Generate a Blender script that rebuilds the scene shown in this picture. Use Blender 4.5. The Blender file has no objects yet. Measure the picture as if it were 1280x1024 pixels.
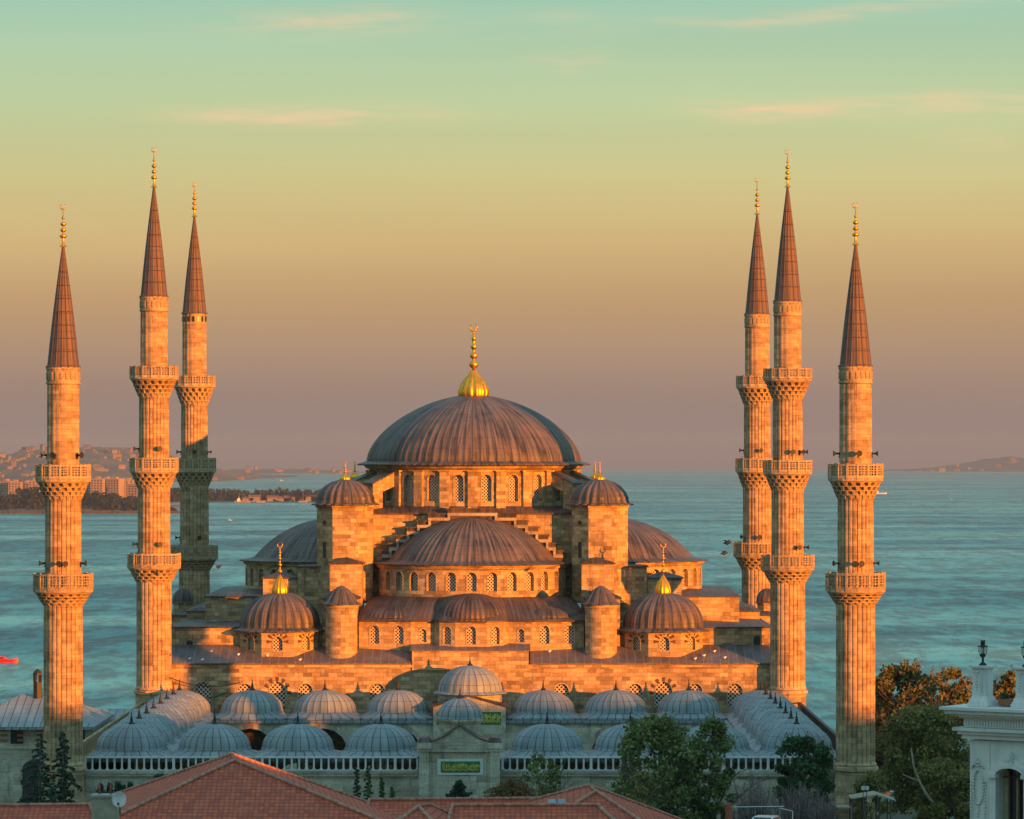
import bpy, bmesh, math, random
from math import sin, cos, pi, radians, sqrt, atan2
from mathutils import Vector, Matrix
R = random.Random(7)
S = bpy.context.scene
# ------------------------------------------------------------------ camera
CZ = 34.0
F = 5095.0
X0, Y0 = 645.0, 566.0            # where the level view axis meets the photograph
cam_d = bpy.data.cameras.new("camera"); cam = bpy.data.objects.new("camera", cam_d)
S.collection.objects.link(cam); S.camera = cam
cam.location = (0, 0, CZ); cam.rotation_euler = (radians(90), 0, 0)
cam_d.sensor_width = 36.0; cam_d.lens = 36.0 * F / 1280.0
cam_d.shift_x = -(X0 - 640) / 1280.0; cam_d.shift_y = (Y0 - 512) / 1280.0
cam_d.clip_start = 1.0; cam_d.clip_end = 90000.0
# ------------------------------------------------------------------ light
SUN_EL, SUN_A = 4.6, 44.5         # elevation; angle of the light's travel left of the view axis
S.view_settings.view_transform = 'Standard'; S.view_settings.look = 'None'
S.view_settings.exposure = 1.3; S.view_settings.gamma = 1.0
sd = bpy.data.lights.new("sun", 'SUN'); sun = bpy.data.objects.new("sun", sd); S.collection.objects.link(sun)
sd.energy = 5.0; sd.angle = radians(0.5); sd.color = (1.0, 0.275, 0.012)
ldir = Vector((-sin(radians(SUN_A)) * cos(radians(SUN_EL)), cos(radians(SUN_A)) * cos(radians(SUN_EL)), -sin(radians(SUN_EL))))
sun.rotation_euler = ldir.to_track_quat('-Z', 'Y').to_euler()
sun.location = (300, -300, 60)
# ------------------------------------------------------------------ node helper
class N:
    def __init__(s, nt): s.nt = nt
    def n(s, t, **k):
        x = s.nt.nodes.new(t)
        for a, v in k.items():
            if a[0] == '_': setattr(x, a[1:], v)
        return x
    def put(s, inp, v):
        if isinstance(v, bpy.types.NodeSocket): s.nt.links.new(v, inp)
        else:
            try: inp.default_value = v
            except Exception:
                inp.default_value = (v[0], v[1], v[2], 1) if hasattr(v, '__len__') else (v, v, v)
    def m(s, op, a, b=0.0, c=0.0, clamp=False):
        x = s.n('ShaderNodeMath', _operation=op, _use_clamp=clamp)
        s.put(x.inputs[0], a); s.put(x.inputs[1], b); s.put(x.inputs[2], c); return x.outputs[0]
    def mix(s, f, a, b, mode='MIX'):
        x = s.n('ShaderNodeMix', _data_type='RGBA', _blend_type=mode)
        s.put(x.inputs[0], f)
        for i, v in ((6, a), (7, b)):
            if isinstance(v, bpy.types.NodeSocket): s.nt.links.new(v, x.inputs[i])
            else: x.inputs[i].default_value = (v[0], v[1], v[2], 1)
        return x.outputs[2]
    def map(s, v, a, b, c=0.0, d=1.0):
        x = s.n('ShaderNodeMapRange'); x.clamp = True
        s.put(x.inputs[0], v)
        for i, q in enumerate((a, b, c, d)): x.inputs[i + 1].default_value = q
        return x.outputs[0]
    def noise(s, vec, scale, detail=3.0, rough=0.55, color=False):
        x = s.n('ShaderNodeTexNoise'); s.put(x.inputs['Vector'], vec)
        x.inputs['Scale'].default_value = scale; x.inputs['Detail'].default_value = detail; x.inputs['Roughness'].default_value = rough
        return x.outputs['Color' if color else 'Fac']
    def mul(s, vec, k):
        x = s.n('ShaderNodeVectorMath', _operation='MULTIPLY'); s.put(x.inputs[0], vec); x.inputs[1].default_value = k; return x.outputs[0]
    def ramp(s, f, stops, interp='LINEAR'):
        x = s.n('ShaderNodeValToRGB'); s.put(x.inputs[0], f); cr = x.color_ramp; cr.interpolation = interp
        while len(cr.elements) < len(stops): cr.elements.new(0.5)
        for e, (p, c) in zip(cr.elements, stops): e.position = p; e.color = (c[0], c[1], c[2], 1)
        return x.outputs[0]
def lin(r, g, b):
    f = lambda c: (c / 255 / 12.92) if c / 255 <= .04045 else ((c / 255 + .055) / 1.055) ** 2.4
    return (f(r), f(g), f(b))
# ------------------------------------------------------------------ sky
W = bpy.data.worlds.new("World"); S.world = W; W.use_nodes = True
g = N(W.node_tree); W.node_tree.nodes.clear()
tc = g.n('ShaderNodeTexCoord'); sp = g.n('ShaderNodeSeparateXYZ'); g.put(sp.inputs[0], tc.outputs['Generated'])
dx, dy, dz = sp.outputs
el = g.map(dz, -0.02, 0.38)
P_ = lambda z: (z + 0.02) / 0.40
YE = lambda y: P_((566 - y) / F)
SK = 0.415
def sk(r, g_, b, k=1.0): c = lin(r, g_, b); return tuple(v * SK * k for v in c)
sky = g.ramp(el, [(0.0, sk(92, 106, 114)), (YE(590), sk(98, 110, 118)), (YE(550), sk(130, 122, 124)), (YE(480), sk(160, 134, 118)), (YE(375), sk(196, 158, 112)),
                  (YE(300), sk(212, 182, 124)), (YE(230), sk(210, 198, 138)), (YE(140), sk(194, 208, 158)), (YE(0), sk(160, 202, 178)),
                  (P_(.17), sk(132, 190, 180, 1.05)), (P_(.30), sk(120, 178, 184, 1.35)), (1.0, sk(128, 170, 184, 1.5))])
sm = g.m('MULTIPLY_ADD', g.noise(g.mul(tc.outputs['Generated'], (3, 3, 60)), 1.0, 2), .16, .92)
sky = g.mix(1.0, sky, sm, 'MULTIPLY')
# streaks of thin cloud, each at its own bearing and height
uu = g.m('DIVIDE', dx, g.m('MAXIMUM', dy, 0.05)); vv = g.m('DIVIDE', dz, g.m('MAXIMUM', dy, 0.05))
cn = g.n('ShaderNodeCombineXYZ'); g.put(cn.inputs[0], uu); g.put(cn.inputs[1], vv)
nz = g.noise(g.mul(cn.outputs[0], (45, 420, 1)), 1.0, 5, .6)
wz = g.noise(g.mul(cn.outputs[0], (22, 30, 1)), 1.0, 2, .5)
vw = g.m('MULTIPLY_ADD', g.m('SUBTRACT', wz, .5), 0.006, vv)
acc = None
for (px, py, a, b, tilt, k) in ((380, 143, 150, 12, 0, .85), (420, 27, 120, 16, 0, .5), (955, 137, 90, 12, 0, .7), (1220, 130, 170, 15, .02, .6), (1050, 15, 220, 9, .07, .4), (710, 74, 45, 12, 0, .4), (1225, 178, 60, 20, 0, .2), (700, 20, 60, 9, 0, .15)):
    u0, v0 = (px - X0) / F, (566 - py) / F
    du = g.m('SUBTRACT', uu, u0)
    e1 = g.m('POWER', g.m('ABSOLUTE', g.m('DIVIDE', du, a / F)), 2.0)
    dv = g.m('SUBTRACT', g.m('SUBTRACT', vw, v0), g.m('MULTIPLY', du, tilt))
    e2 = g.m('POWER', g.m('ABSOLUTE', g.m('DIVIDE', dv, b / F)), 2.0)
    mk = g.m('MULTIPLY', g.m('EXPONENT', g.m('MULTIPLY', g.m('ADD', e1, e2), -1.0)), k)
    acc = mk if acc is None else g.m('ADD', acc, mk)
acc = g.m('MULTIPLY', acc, g.map(nz, .36, .62, .12, 1.25), clamp=True)
acc = g.m('MULTIPLY', acc, g.m('GREATER_THAN', dy, 0.1))
sky = g.mix(g.m('MULTIPLY', acc, 1.0, clamp=True), sky, sk(240, 208, 164))
bg = g.n('ShaderNodeBackground'); g.put(bg.inputs[0], sky); bg.inputs[1].default_value = 1.0
wo = g.n('ShaderNodeOutputWorld'); g.put(wo.inputs[0], bg.outputs[0])
# ------------------------------------------------------------------ materials
MATS = {}
def newmat(name):
    m = bpy.data.materials.new(name); m.use_nodes = True; nt = m.node_tree; nt.nodes.clear()
    q = N(nt); b = q.n('ShaderNodeBsdfPrincipled'); o = q.n('ShaderNodeOutputMaterial'); nt.links.new(b.outputs[0], o.inputs[0])
    q.b = b; q.o = o; MATS[name] = m; return m, q
def setp(q, **k):
    for a, v in k.items(): q.put(q.b.inputs[a.replace('_', ' ')], v if not (hasattr(v, '__len__') and not isinstance(v, str) and len(v) == 3) else (v[0], v[1], v[2], 1))
def bump(q, h, strength, dist):
    x = q.n('ShaderNodeBump'); x.inputs['Strength'].default_value = strength; x.inputs['Distance'].default_value = dist
    q.put(x.inputs['Height'], h); q.put(q.b.inputs['Normal'], x.outputs[0])
def plain(name, col, rough=.7, metal=0.0, var=.25, scale=2.0):
    m, q = newmat(name)
    t = q.n('ShaderNodeTexCoord')
    n1 = q.noise(t.outputs['Object'], scale, 4)
    c = q.mix(q.map(n1, .3, .7), tuple(v * (1 - var) for v in col), tuple(min(1, v * (1 + var)) for v in col))
    setp(q, Base_Color=c, Roughness=rough, Metallic=metal)
    return m
def stone(name, c1, c2, mortar, bw=.95, bh=.42, stain=.5, warm=0.0):
    m, q = newmat(name)
    uv = q.n('ShaderNodeUVMap').outputs[0]
    br = q.n('ShaderNodeTexBrick'); q.put(br.inputs['Vector'], uv); br.offset = .5; br.offset_frequency = 2
    br.inputs['Color1'].default_value = (*c1, 1); br.inputs['Color2'].default_value = (*c2, 1); br.inputs['Mortar'].default_value = (*mortar, 1)
    br.inputs['Scale'].default_value = 1.0; br.inputs['Brick Width'].default_value = bw; br.inputs['Row Height'].default_value = bh
    br.inputs['Mortar Size'].default_value = .010; br.inputs['Mortar Smooth'].default_value = .3; br.inputs['Bias'].default_value = -.25
    wuv = q.n('ShaderNodeVectorMath', _operation='ADD'); q.put(wuv.inputs[0], uv); q.put(wuv.inputs[1], (3.37, 1.21, 0))
    b2 = q.n('ShaderNodeTexBrick'); q.put(b2.inputs['Vector'], wuv.outputs[0]); b2.offset = .37; b2.offset_frequency = 3
    for a_, v_ in (('Color1', (1.22, 1.18, 1.12, 1)), ('Color2', (.62, .58, .55, 1)), ('Mortar', (.85, .82, .8, 1)), ('Scale', 1.0), ('Brick Width', bw * 1.63), ('Row Height', bh), ('Mortar Size', .004), ('Bias', .1)): b2.inputs[a_].default_value = v_
    n1 = q.noise(q.mul(uv, (.22, .35, 1)), 1.0, 5, .6)
    blk = q.mix(q.map(q.noise(q.mul(uv, (.5, .6, 1)), 1.0, 3), .35, .6), br.outputs[0], q.mix(1, br.outputs[0], b2.outputs[0], 'MULTIPLY'))
    col = q.mix(q.map(n1, .35, .7), blk, q.mix(1, blk, (.66, .60, .54), 'MULTIPLY'))
    n2 = q.noise(q.mul(uv, (1.1, .16, 1)), 1.0, 4, .65)
    col = q.mix(q.m('MULTIPLY', q.map(n2, .56, .74), stain), col, (.075, .062, .05))
    n3 = q.noise(q.mul(uv, (5, 5, 1)), 1.0, 4, .7)
    col = q.mix(.55, col, q.mix(1, col, q.map(n3, .3, .7, .55, 1.35), 'MULTIPLY'))
    setp(q, Base_Color=col, Roughness=.9); q.b.inputs['Specular IOR Level'].default_value = .2
    bump(q, q.m('MULTIPLY_ADD', br.outputs['Fac'], -.6, q.m('MULTIPLY', n3, .7)), .6, .03)
    return m
stone('stone', (.60, .45, .265), (.215, .16, .10), (.12, .095, .065), .85, .40, stain=.8)
stone('stone_pale', (.46, .43, .36), (.36, .33, .28), (.2, .18, .15), 1.1, .5, .35)
stone('shaft_stone', (.56, .42, .26), (.27, .20, .13), (.10, .08, .06), .9, .5, 1.0)
stone('carved', (.54, .43, .28), (.34, .27, .18), (.2, .155, .11), .3, .3, .4)
stone('court_stone', (.62, .60, .50), (.48, .46, .38), (.32, .31, .27), 1.3, .55, .8)
plain('lattice_dark', (.035, .03, .028), .6)
# lead sheet
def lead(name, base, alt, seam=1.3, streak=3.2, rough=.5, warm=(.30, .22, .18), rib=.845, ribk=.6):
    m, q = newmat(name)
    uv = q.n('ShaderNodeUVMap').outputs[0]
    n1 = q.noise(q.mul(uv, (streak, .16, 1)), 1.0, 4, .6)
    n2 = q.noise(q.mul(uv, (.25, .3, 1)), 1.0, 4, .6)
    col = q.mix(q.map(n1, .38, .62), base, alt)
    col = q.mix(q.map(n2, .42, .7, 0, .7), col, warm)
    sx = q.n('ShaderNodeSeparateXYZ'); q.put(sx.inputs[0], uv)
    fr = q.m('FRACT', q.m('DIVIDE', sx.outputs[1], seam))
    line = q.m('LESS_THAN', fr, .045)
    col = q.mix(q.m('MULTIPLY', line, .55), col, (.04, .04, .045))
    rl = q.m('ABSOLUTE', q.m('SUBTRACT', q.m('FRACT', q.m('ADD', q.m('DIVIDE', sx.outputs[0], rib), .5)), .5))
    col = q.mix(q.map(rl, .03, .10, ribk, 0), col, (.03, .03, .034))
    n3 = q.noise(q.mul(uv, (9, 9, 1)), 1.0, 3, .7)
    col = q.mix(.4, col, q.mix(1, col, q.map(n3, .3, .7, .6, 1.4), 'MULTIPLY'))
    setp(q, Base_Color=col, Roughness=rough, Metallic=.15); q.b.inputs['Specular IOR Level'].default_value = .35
    bump(q, q.m('ADD', q.m('MULTIPLY', n2, .5), q.m('MULTIPLY', line, .4)), .5, .05)
    return m
lead('lead', (.022, .021, .025), (.15, .13, .125), 1.3, 2.6, .55, (.21, .145, .11))
lead('lead_dark', (.025, .022, .024), (.10, .082, .08), 1.5, 2.5, .55, (.15, .10, .085), .48)
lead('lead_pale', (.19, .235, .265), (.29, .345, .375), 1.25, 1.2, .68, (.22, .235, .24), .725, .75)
lead('spire_lead', (.06, .045, .045), (.17, .12, .11), 1.55, 4, .6, (.14, .085, .07), .51, .75)
m, q = newmat('lead_seamed')
uv = q.n('ShaderNodeUVMap').outputs[0]; sx = q.n('ShaderNodeSeparateXYZ'); q.put(sx.inputs[0], uv)
ln = q.m('LESS_THAN', q.m('FRACT', q.m('DIVIDE', sx.outputs[0], .85)), .1)
n1 = q.noise(q.mul(uv, (.9, .5, 1)), 1.0, 5, .65)
col = q.mix(q.map(n1, .3, .7), (.07, .06, .065), (.17, .15, .155)); col = q.mix(q.m('MULTIPLY', ln, .6), col, (.24, .22, .22))
setp(q, Base_Color=col, Roughness=.5, Metallic=.15); bump(q, ln, .8, .06)
m, q = newmat('gold')
t = q.n('ShaderNodeTexCoord'); n1 = q.noise(t.outputs['Object'], 2.5, 3)
setp(q, Base_Color=q.mix(q.map(n1, .35, .7), (.80, .32, .03), (1.0, .50, .07)), Metallic=1.0, Roughness=.42)
def lattice(name, k, diamond=True):
    m, q = newmat(name)
    uv = q.n('ShaderNodeUVMap').outputs[0]; sx = q.n('ShaderNodeSeparateXYZ'); q.put(sx.inputs[0], uv)
    u, v = sx.outputs[0], sx.outputs[1]
    if diamond: a, b = q.m('ADD', u, v), q.m('SUBTRACT', u, v)
    else: a, b = u, v
    s1 = q.m('ABSOLUTE', q.m('SINE', q.m('MULTIPLY', a, k))); s2 = q.m('ABSOLUTE', q.m('SINE', q.m('MULTIPLY', b, k)))
    hole = q.map(q.m('MULTIPLY', s1, s2), .30, .42)
    setp(q, Base_Color=q.mix(hole, (.60, .52, .42), (.022, .02, .02)), Roughness=.8)
    return m
lattice('lattice_big', 7.2); lattice('lattice_fine', 9.0)
m, q = newmat('glass_dark'); setp(q, Base_Color=(.02, .025, .03), Roughness=.12); q.b.inputs['Specular IOR Level'].default_value = .6
# roof tile
m, q = newmat('roof_tile')
uv = q.n('ShaderNodeUVMap').outputs[0]; sx = q.n('ShaderNodeSeparateXYZ'); q.put(sx.inputs[0], uv)
br = q.n('ShaderNodeTexBrick'); q.put(br.inputs['Vector'], uv); br.offset = 0.0
for a, v in (('Color1', (.60, .105, .040, 1)), ('Color2', (.33, .048, .026, 1)), ('Mortar', (.30, .046, .024, 1)), ('Scale', 1.0), ('Brick Width', .26), ('Row Height', .36), ('Mortar Size', .022), ('Mortar Smooth', .7), ('Bias', -.2)): br.inputs[a].default_value = v
n1 = q.noise(q.mul(uv, (.7, 1.3, 1)), 1.0, 5, .65); n2 = q.noise(q.mul(uv, (3.1, 3.1, 1)), 1.0, 3, .6)
col = q.mix(q.map(n1, .5, .72, 0, .4), br.outputs[0], (.46, .16, .10)); col = q.mix(q.map(n2, .6, .75, 0, .55), col, (.12, .05, .04))
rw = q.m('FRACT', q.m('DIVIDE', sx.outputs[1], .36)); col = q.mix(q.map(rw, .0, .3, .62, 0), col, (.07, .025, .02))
setp(q, Base_Color=col, Roughness=.85)
wv = q.m('ABSOLUTE', q.m('SINE', q.m('MULTIPLY', sx.outputs[0], pi / .26))); st = q.m('FRACT', q.m('DIVIDE', sx.outputs[1], .36))
bump(q, q.m('ADD', q.m('MULTIPLY', wv, .5), q.m('MULTIPLY', st, -1.4)), 1.0, .09)
plain('ridge_tile', (.40, .19, .13), .85, 0, .35, 3)
plain('plaster', (.42, .39, .33), .9, 0, .2, .6); plain('plaster_grey', (.27, .26, .23), .9, 0, .25, .8)
plain('concrete_chimney', (.30, .29, .22), .95, 0, .3, 1.5)
m, q = newmat('white_stone'); t = q.n('ShaderNodeTexCoord'); n1 = q.noise(q.mul(t.outputs['Object'], (3.2, 3.2, .35)), 1.0, 5, .65); n2 = q.noise(t.outputs['Object'], 1.2, 5, .6)
setp(q, Base_Color=q.mix(q.map(n1, .52, .75, 0, .5), q.mix(q.map(n2, .3, .7), (.56, .58, .57), (.68, .69, .67)), (.26, .27, .26)), Roughness=.8)
plain('black_iron', (.02, .02, .022), .45, .3, .1); plain('horn_grey', (.02, .018, .018), .6, .1)
plain('terracotta', (.30, .12, .07), .85); plain('wood_dark', (.06, .035, .025), .7); plain('bark', (.16, .12, .085), .95, 0, .4, 3); plain('bark_pale', (.22, .18, .12), .9, 0, .3, 3)
plain('twig', (.19, .135, .13), .95, 0, .3, 3); plain('asphalt', (.05, .05, .05), .9); plain('canvas', (.30, .25, .19), .9); plain('rust', (.30, .07, .035), .8)
plain('curtain', (.38, .36, .25), .9); plain('dish_white', (.6, .62, .62), .5); plain('red_paint', (.62, .015, .02), .4); plain('white_paint', (.72, .72, .70), .5); plain('car_paint', (.45, .50, .52), .3)
plain('bird_dark', (.03, .03, .035), .8); plain('bird_white', (.85, .82, .78), .8); plain('green_panel', (.02, .16, .045), .5, 0, .3, 5); plain('gilt', (.72, .55, .12), .45, 0, .1); plain('lamp_glass', (.55, .5, .46), .15)
plain('block_wall', (.28, .22, .18), .9, 0, .15, .02); plain('house_far', (.20, .165, .15), .9, 0, .5, .01); plain('roof_far', (.14, .075, .06), .9); plain('hull', (.12, .05, .045), .6)
m, q = newmat('ground'); t = q.n('ShaderNodeTexCoord'); n1 = q.noise(t.outputs['Object'], .08, 6, .6)
setp(q, Base_Color=q.mix(q.map(n1, .35, .65), (.10, .09, .075), (.045, .06, .03)), Roughness=.95)
def leafmat(name, cols, trans=.25):
    m, q = newmat(name)
    ge = q.n('ShaderNodeNewGeometry'); t = q.n('ShaderNodeTexCoord')
    c = q.ramp(ge.outputs['Random Per Island'], [(i / (len(cols) - 1), cc) for i, cc in enumerate(cols)])
    n1 = q.noise(t.outputs['Object'], .55, 3); c = q.mix(1, c, q.map(n1, .3, .7, .65, 1.35), 'MULTIPLY')
    setp(q, Base_Color=c, Roughness=.75); q.b.inputs['Specular IOR Level'].default_value = .25
    tr = q.n('ShaderNodeBsdfTranslucent'); q.put(tr.inputs[0], c); mx = q.n('ShaderNodeMixShader'); mx.inputs[0].default_value = trans
    q.nt.links.new(q.b.outputs[0], mx.inputs[1]); q.nt.links.new(tr.outputs[0], mx.inputs[2]); q.nt.links.new(mx.outputs[0], q.o.inputs[0])
leafmat('leaf_green', [(.06, .095, .028), (.14, .175, .05), (.28, .30, .11)])
leafmat('leaf_dark', [(.03, .08, .028), (.055, .12, .04), (.09, .15, .06)])
leafmat('leaf_autumn', [(.075, .085, .026), (.12, .12, .035), (.17, .14, .045), (.09, .12, .035)], .12)
leafmat('leaf_olive', [(.12, .125, .034), (.20, .185, .055), (.32, .26, .08)])
leafmat('needle', [(0.016, 0.046, 0.029), (0.029, 0.065, 0.042), (0.046, 0.085, 0.058)], .05)
leafmat('leaf_rust', [(0.153, 0.076, 0.034), (0.221, 0.119, 0.051), (0.136, 0.119, 0.034)])
leafmat('wood_far', [(.012, .022, .02), (.02, .03, .024), (.028, .034, .03)], .02)
m, q = newmat('hill_land'); t = q.n('ShaderNodeTexCoord'); n1 = q.noise(t.outputs['Object'], .004, 6, .65)
setp(q, Base_Color=q.mix(q.map(n1, .35, .65), (.05, .055, .04), (.13, .11, .09)), Roughness=1.0)
stone('arch_stone', (.56, .54, .50), (.30, .17, .13), (.2, .18, .16), .5, 9.0, .2)
# sea
m, q = newmat('sea')
t = q.n('ShaderNodeTexCoord'); ob = t.outputs['Object']
a1 = q.noise(q.mul(ob, (.10, .035, .1)), 1.0, 5, .65); a2 = q.noise(q.mul(ob, (.9, .35, .5)), 1.0, 3, .6); a3 = q.noise(q.mul(ob, (.0030, .0055, 0)), 1.0, 6, .68)
a4 = q.noise(q.mul(ob, (.0007, .0028, 0)), 1.0, 3, .6)
a5 = q.noise(q.mul(ob, (.05, .012, 0)), 1.0, 4, .7); a6 = q.noise(q.mul(ob, (.012, .004, 0)), 1.0, 4, .65)
rip = q.map(q.m('ADD', q.m('MULTIPLY', a5, .68), q.m('MULTIPLY', a6, .32)), .42, .62)
band = q.map(q.m('ADD', q.m('MULTIPLY', a3, .6), q.m('MULTIPLY', a4, .4)), .42, .60)
a7 = q.noise(q.mul(ob, (.16, .035, 0)), 1.0, 4, .7); rip = q.m('MULTIPLY_ADD', q.map(a7, .4, .6), .45, q.m('MULTIPLY', rip, .7), clamp=True)
rip = q.map(rip, .28, .72)
setp(q, Base_Color=q.mix(rip, q.mix(band, (.001, .045, .072), (.003, .105, .138)), q.mix(band, (.010, .195, .235), (.07, .43, .42))), Roughness=q.map(band, 0, 1, .42, .26)); q.b.inputs['IOR'].default_value = 1.33; q.b.inputs['Specular IOR Level'].default_value = .30
hgt = q.m('ADD', q.m('MULTIPLY', a1, 1.0), q.m('MULTIPLY', a2, .22))
bp = q.n('ShaderNodeBump'); bp.inputs['Distance'].default_value = 2.6; q.put(bp.inputs['Strength'], q.map(band, 0, 1, 1.0, .55)); q.put(bp.inputs['Height'], hgt); q.put(q.b.inputs['Normal'], bp.outputs[0])
# ------------------------------------------------------------------ mesh builder
class B:
    def __init__(s): s.v = []; s.f = []; s.uv = []; s.mi = []; s.sm = []; s.cur = 0
    def face(s, pts, uv=None, sm=False):
        i = len(s.v); s.v += [tuple(p) for p in pts]; s.f.append(tuple(range(i, i + len(pts)))); s.uv.append(uv); s.mi.append(s.cur); s.sm.append(sm)
    def box(s, x0, x1, y0, y1, z0, z1):
        p = [(x, y, z) for z in (z0, z1) for (x, y) in ((x0, y0), (x1, y0), (x1, y1), (x0, y1))]
        for f in ((0, 1, 5, 4), (1, 2, 6, 5), (2, 3, 7, 6), (3, 0, 4, 7), (4, 5, 6, 7), (3, 2, 1, 0)): s.face([p[i] for i in f])
    def hexa(s, p):   # 8 points: bottom four, top four
        for f in ((0, 1, 5, 4), (1, 2, 6, 5), (2, 3, 7, 6), (3, 0, 4, 7), (4, 5, 6, 7), (3, 2, 1, 0)): s.face([p[i] for i in f])
    def obox(s, o, ex, ey, ez, hx, hy, z0, z1):
        o = Vector(o); ex = Vector(ex).normalized(); ey = Vector(ey).normalized(); ez = Vector(ez)
        s.hexa([o + ex * a + ey * b + ez * z for z in (z0, z1) for (a, b) in ((-hx, -hy), (hx, -hy), (hx, hy), (-hx, hy))])
    def prism(s, pts, z0, z1, cap=True):
        n = len(pts); z1f = z1 if callable(z1) else (lambda x, y: z1)
        for i in range(n):
            a, b = pts[i], pts[(i + 1) % n]
            s.face([(a[0], a[1], z0), (b[0], b[1], z0), (b[0], b[1], z1f(*b)), (a[0], a[1], z1f(*a))])
        if cap: s.face([(p[0], p[1], z1f(*p)) for p in pts]); s.face([(p[0], p[1], z0) for p in reversed(pts)])
    def lathe(s, cx, cy, prof, n, a0=0.0, a1=2 * pi, pat=None, ph=0.0, sm=False, uR=None, cap=False):
        full = abs(a1 - a0 - 2 * pi) < 1e-6
        k = len(pat) if pat else 1; nn = n * k
        L = [0]
        for i in range(1, len(prof)): L.append(L[-1] + sqrt((prof[i][0] - prof[i - 1][0]) ** 2 + (prof[i][1] - prof[i - 1][1]) ** 2))
        if uR is None: uR = max(p[0] for p in prof)
        base = len(s.v); cols = nn if full else nn + 1
        for (r, z) in prof:
            for j in range(cols):
                a = a0 + ph + (a1 - a0) * j / nn
                rr = r
                if pat and r > .15:
                    d = pat[j % k]; rr = r + d * min(1, r / (.35 * uR))
                s.v.append((cx + rr * sin(a), cy - rr * cos(a), z))
        for i in range(len(prof) - 1):
            for j in range(nn):
                j2 = (j + 1) % cols
                q_ = (base + i * cols + j, base + i * cols + j2, base + (i + 1) * cols + j2, base + (i + 1) * cols + j)
                s.f.append(q_); s.mi.append(s.cur); s.sm.append(sm)
                u0 = (a1 - a0) * j / nn * uR; u1 = (a1 - a0) * (j + 1) / nn * uR
                s.uv.append([(u0, L[i]), (u1, L[i]), (u1, L[i + 1]), (u0, L[i + 1])])
        if cap:
            s.face([s.v[base + (len(prof) - 1) * cols + j] for j in range(cols)])
            s.face([s.v[base + j] for j in reversed(range(cols))])
    def tube(s, pts, rad, n=6, sm=True):
        pts = [Vector(p) for p in pts]
        rads = rad if hasattr(rad, '__len__') else [rad] * len(pts); base = len(s.v)
        for i, p in enumerate(pts):
            d = (pts[min(i + 1, len(pts) - 1)] - pts[max(i - 1, 0)]).normalized()
            u = d.cross(Vector((0, 0, 1))) if abs(d.z) < .95 else d.cross(Vector((1, 0, 0)))
            u.normalize(); w = d.cross(u)
            for j in range(n): s.v.append(tuple(p + (u * cos(2 * pi * j / n) + w * sin(2 * pi * j / n)) * rads[i]))
        for i in range(len(pts) - 1):
            for j in range(n):
                s.f.append((base + i * n + j, base + i * n + (j + 1) % n, base + (i + 1) * n + (j + 1) % n, base + (i + 1) * n + j)); s.uv.append(None); s.mi.append(s.cur); s.sm.append(sm)
        s.f.append(tuple(base + j for j in reversed(range(n)))); s.uv.append(None); s.mi.append(s.cur); s.sm.append(False)
        s.f.append(tuple(base + (len(pts) - 1) * n + j for j in range(n))); s.uv.append(None); s.mi.append(s.cur); s.sm.append(False)
    def ball(s, c, r, n=8, m=5, sz=1.0):
        s.lathe(c[0], c[1], [(max(.001, r * sin(pi * i / m)), c[2] - r * sz * cos(pi * i / m)) for i in range(m + 1)], n, sm=True)
    def build(s, name, mats, parent=None, loc=(0, 0, 0)):
        me = bpy.data.meshes.new(name); me.from_pydata(s.v, [], s.f)
        if isinstance(mats, str): mats = [mats]
        for m_ in mats: me.materials.append(MATS[m_])
        me.polygons.foreach_set('material_index', s.mi); me.polygons.foreach_set('use_smooth', s.sm)
        ul = me.uv_layers.new(name='UVMap'); dat = [0.0] * (2 * len(me.loops)); k = 0
        V = s.v
        for f, uv in zip(s.f, s.uv):
            if uv is None:
                a, b, c = (Vector(V[f[0]]), Vector(V[f[1]]), Vector(V[f[2]])); nrm = (b - a).cross(c - b)
                if nrm.length < 1e-9 and len(f) > 3: nrm = (c - a).cross(Vector(V[f[3]]) - a)
                if nrm.length < 1e-9: nrm = Vector((0, 0, 1))
                nrm.normalize()
                if abs(nrm.z) > .95: uv = [(V[i][0], V[i][1]) for i in f]
                else:
                    h = Vector((-nrm.y, nrm.x, 0)).normalized(); w = nrm.cross(h)
                    uv = [(Vector(V[i]).dot(h), Vector(V[i]).dot(w) * (1 if w.z > 0 else -1)) for i in f]
            for (a, b) in uv: dat[k] = a; dat[k + 1] = b; k += 2
        ul.data.foreach_set('uv', dat); me.update()
        o = bpy.data.objects.new(name, me); S.collection.objects.link(o); o.location = loc
        if parent:
            o.parent = parent
            if abs(parent.location.length) > 0 and parent.type == 'EMPTY' and loc == (0, 0, 0) and not parent.get('_local'): o.location = -parent.location
        return o
def tag(o, label=None, cat=None, group=None, kind=None):
    for k, v in (('label', label), ('category', cat), ('group', group), ('kind', kind)):
        if v: o[k] = v
    return o
def thing(name, loc=(0, 0, 0), label=None, cat=None, group=None, local=False):
    o = bpy.data.objects.new(name, None); S.collection.objects.link(o); o.location = loc; o.empty_display_size = .5
    if local: o['_local'] = 1
    return tag(o, label, cat, group)
def kids(o): return [c for c in bpy.data.objects if c.parent == o]
def copy_tree(o, parent=None):
    c = o.copy(); S.collection.objects.link(c); c.parent = parent
    for ch in kids(o): copy_tree(ch, c)
    return c
def wx(x, Y): return (x - X0) * Y / F
def wz_(y, Y): return CZ - (y - Y0) * Y / F
def P(x, y, Y): return (wx(x, Y), Y, wz_(y, Y))
XC, YC = -4.5, 434.0
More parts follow.
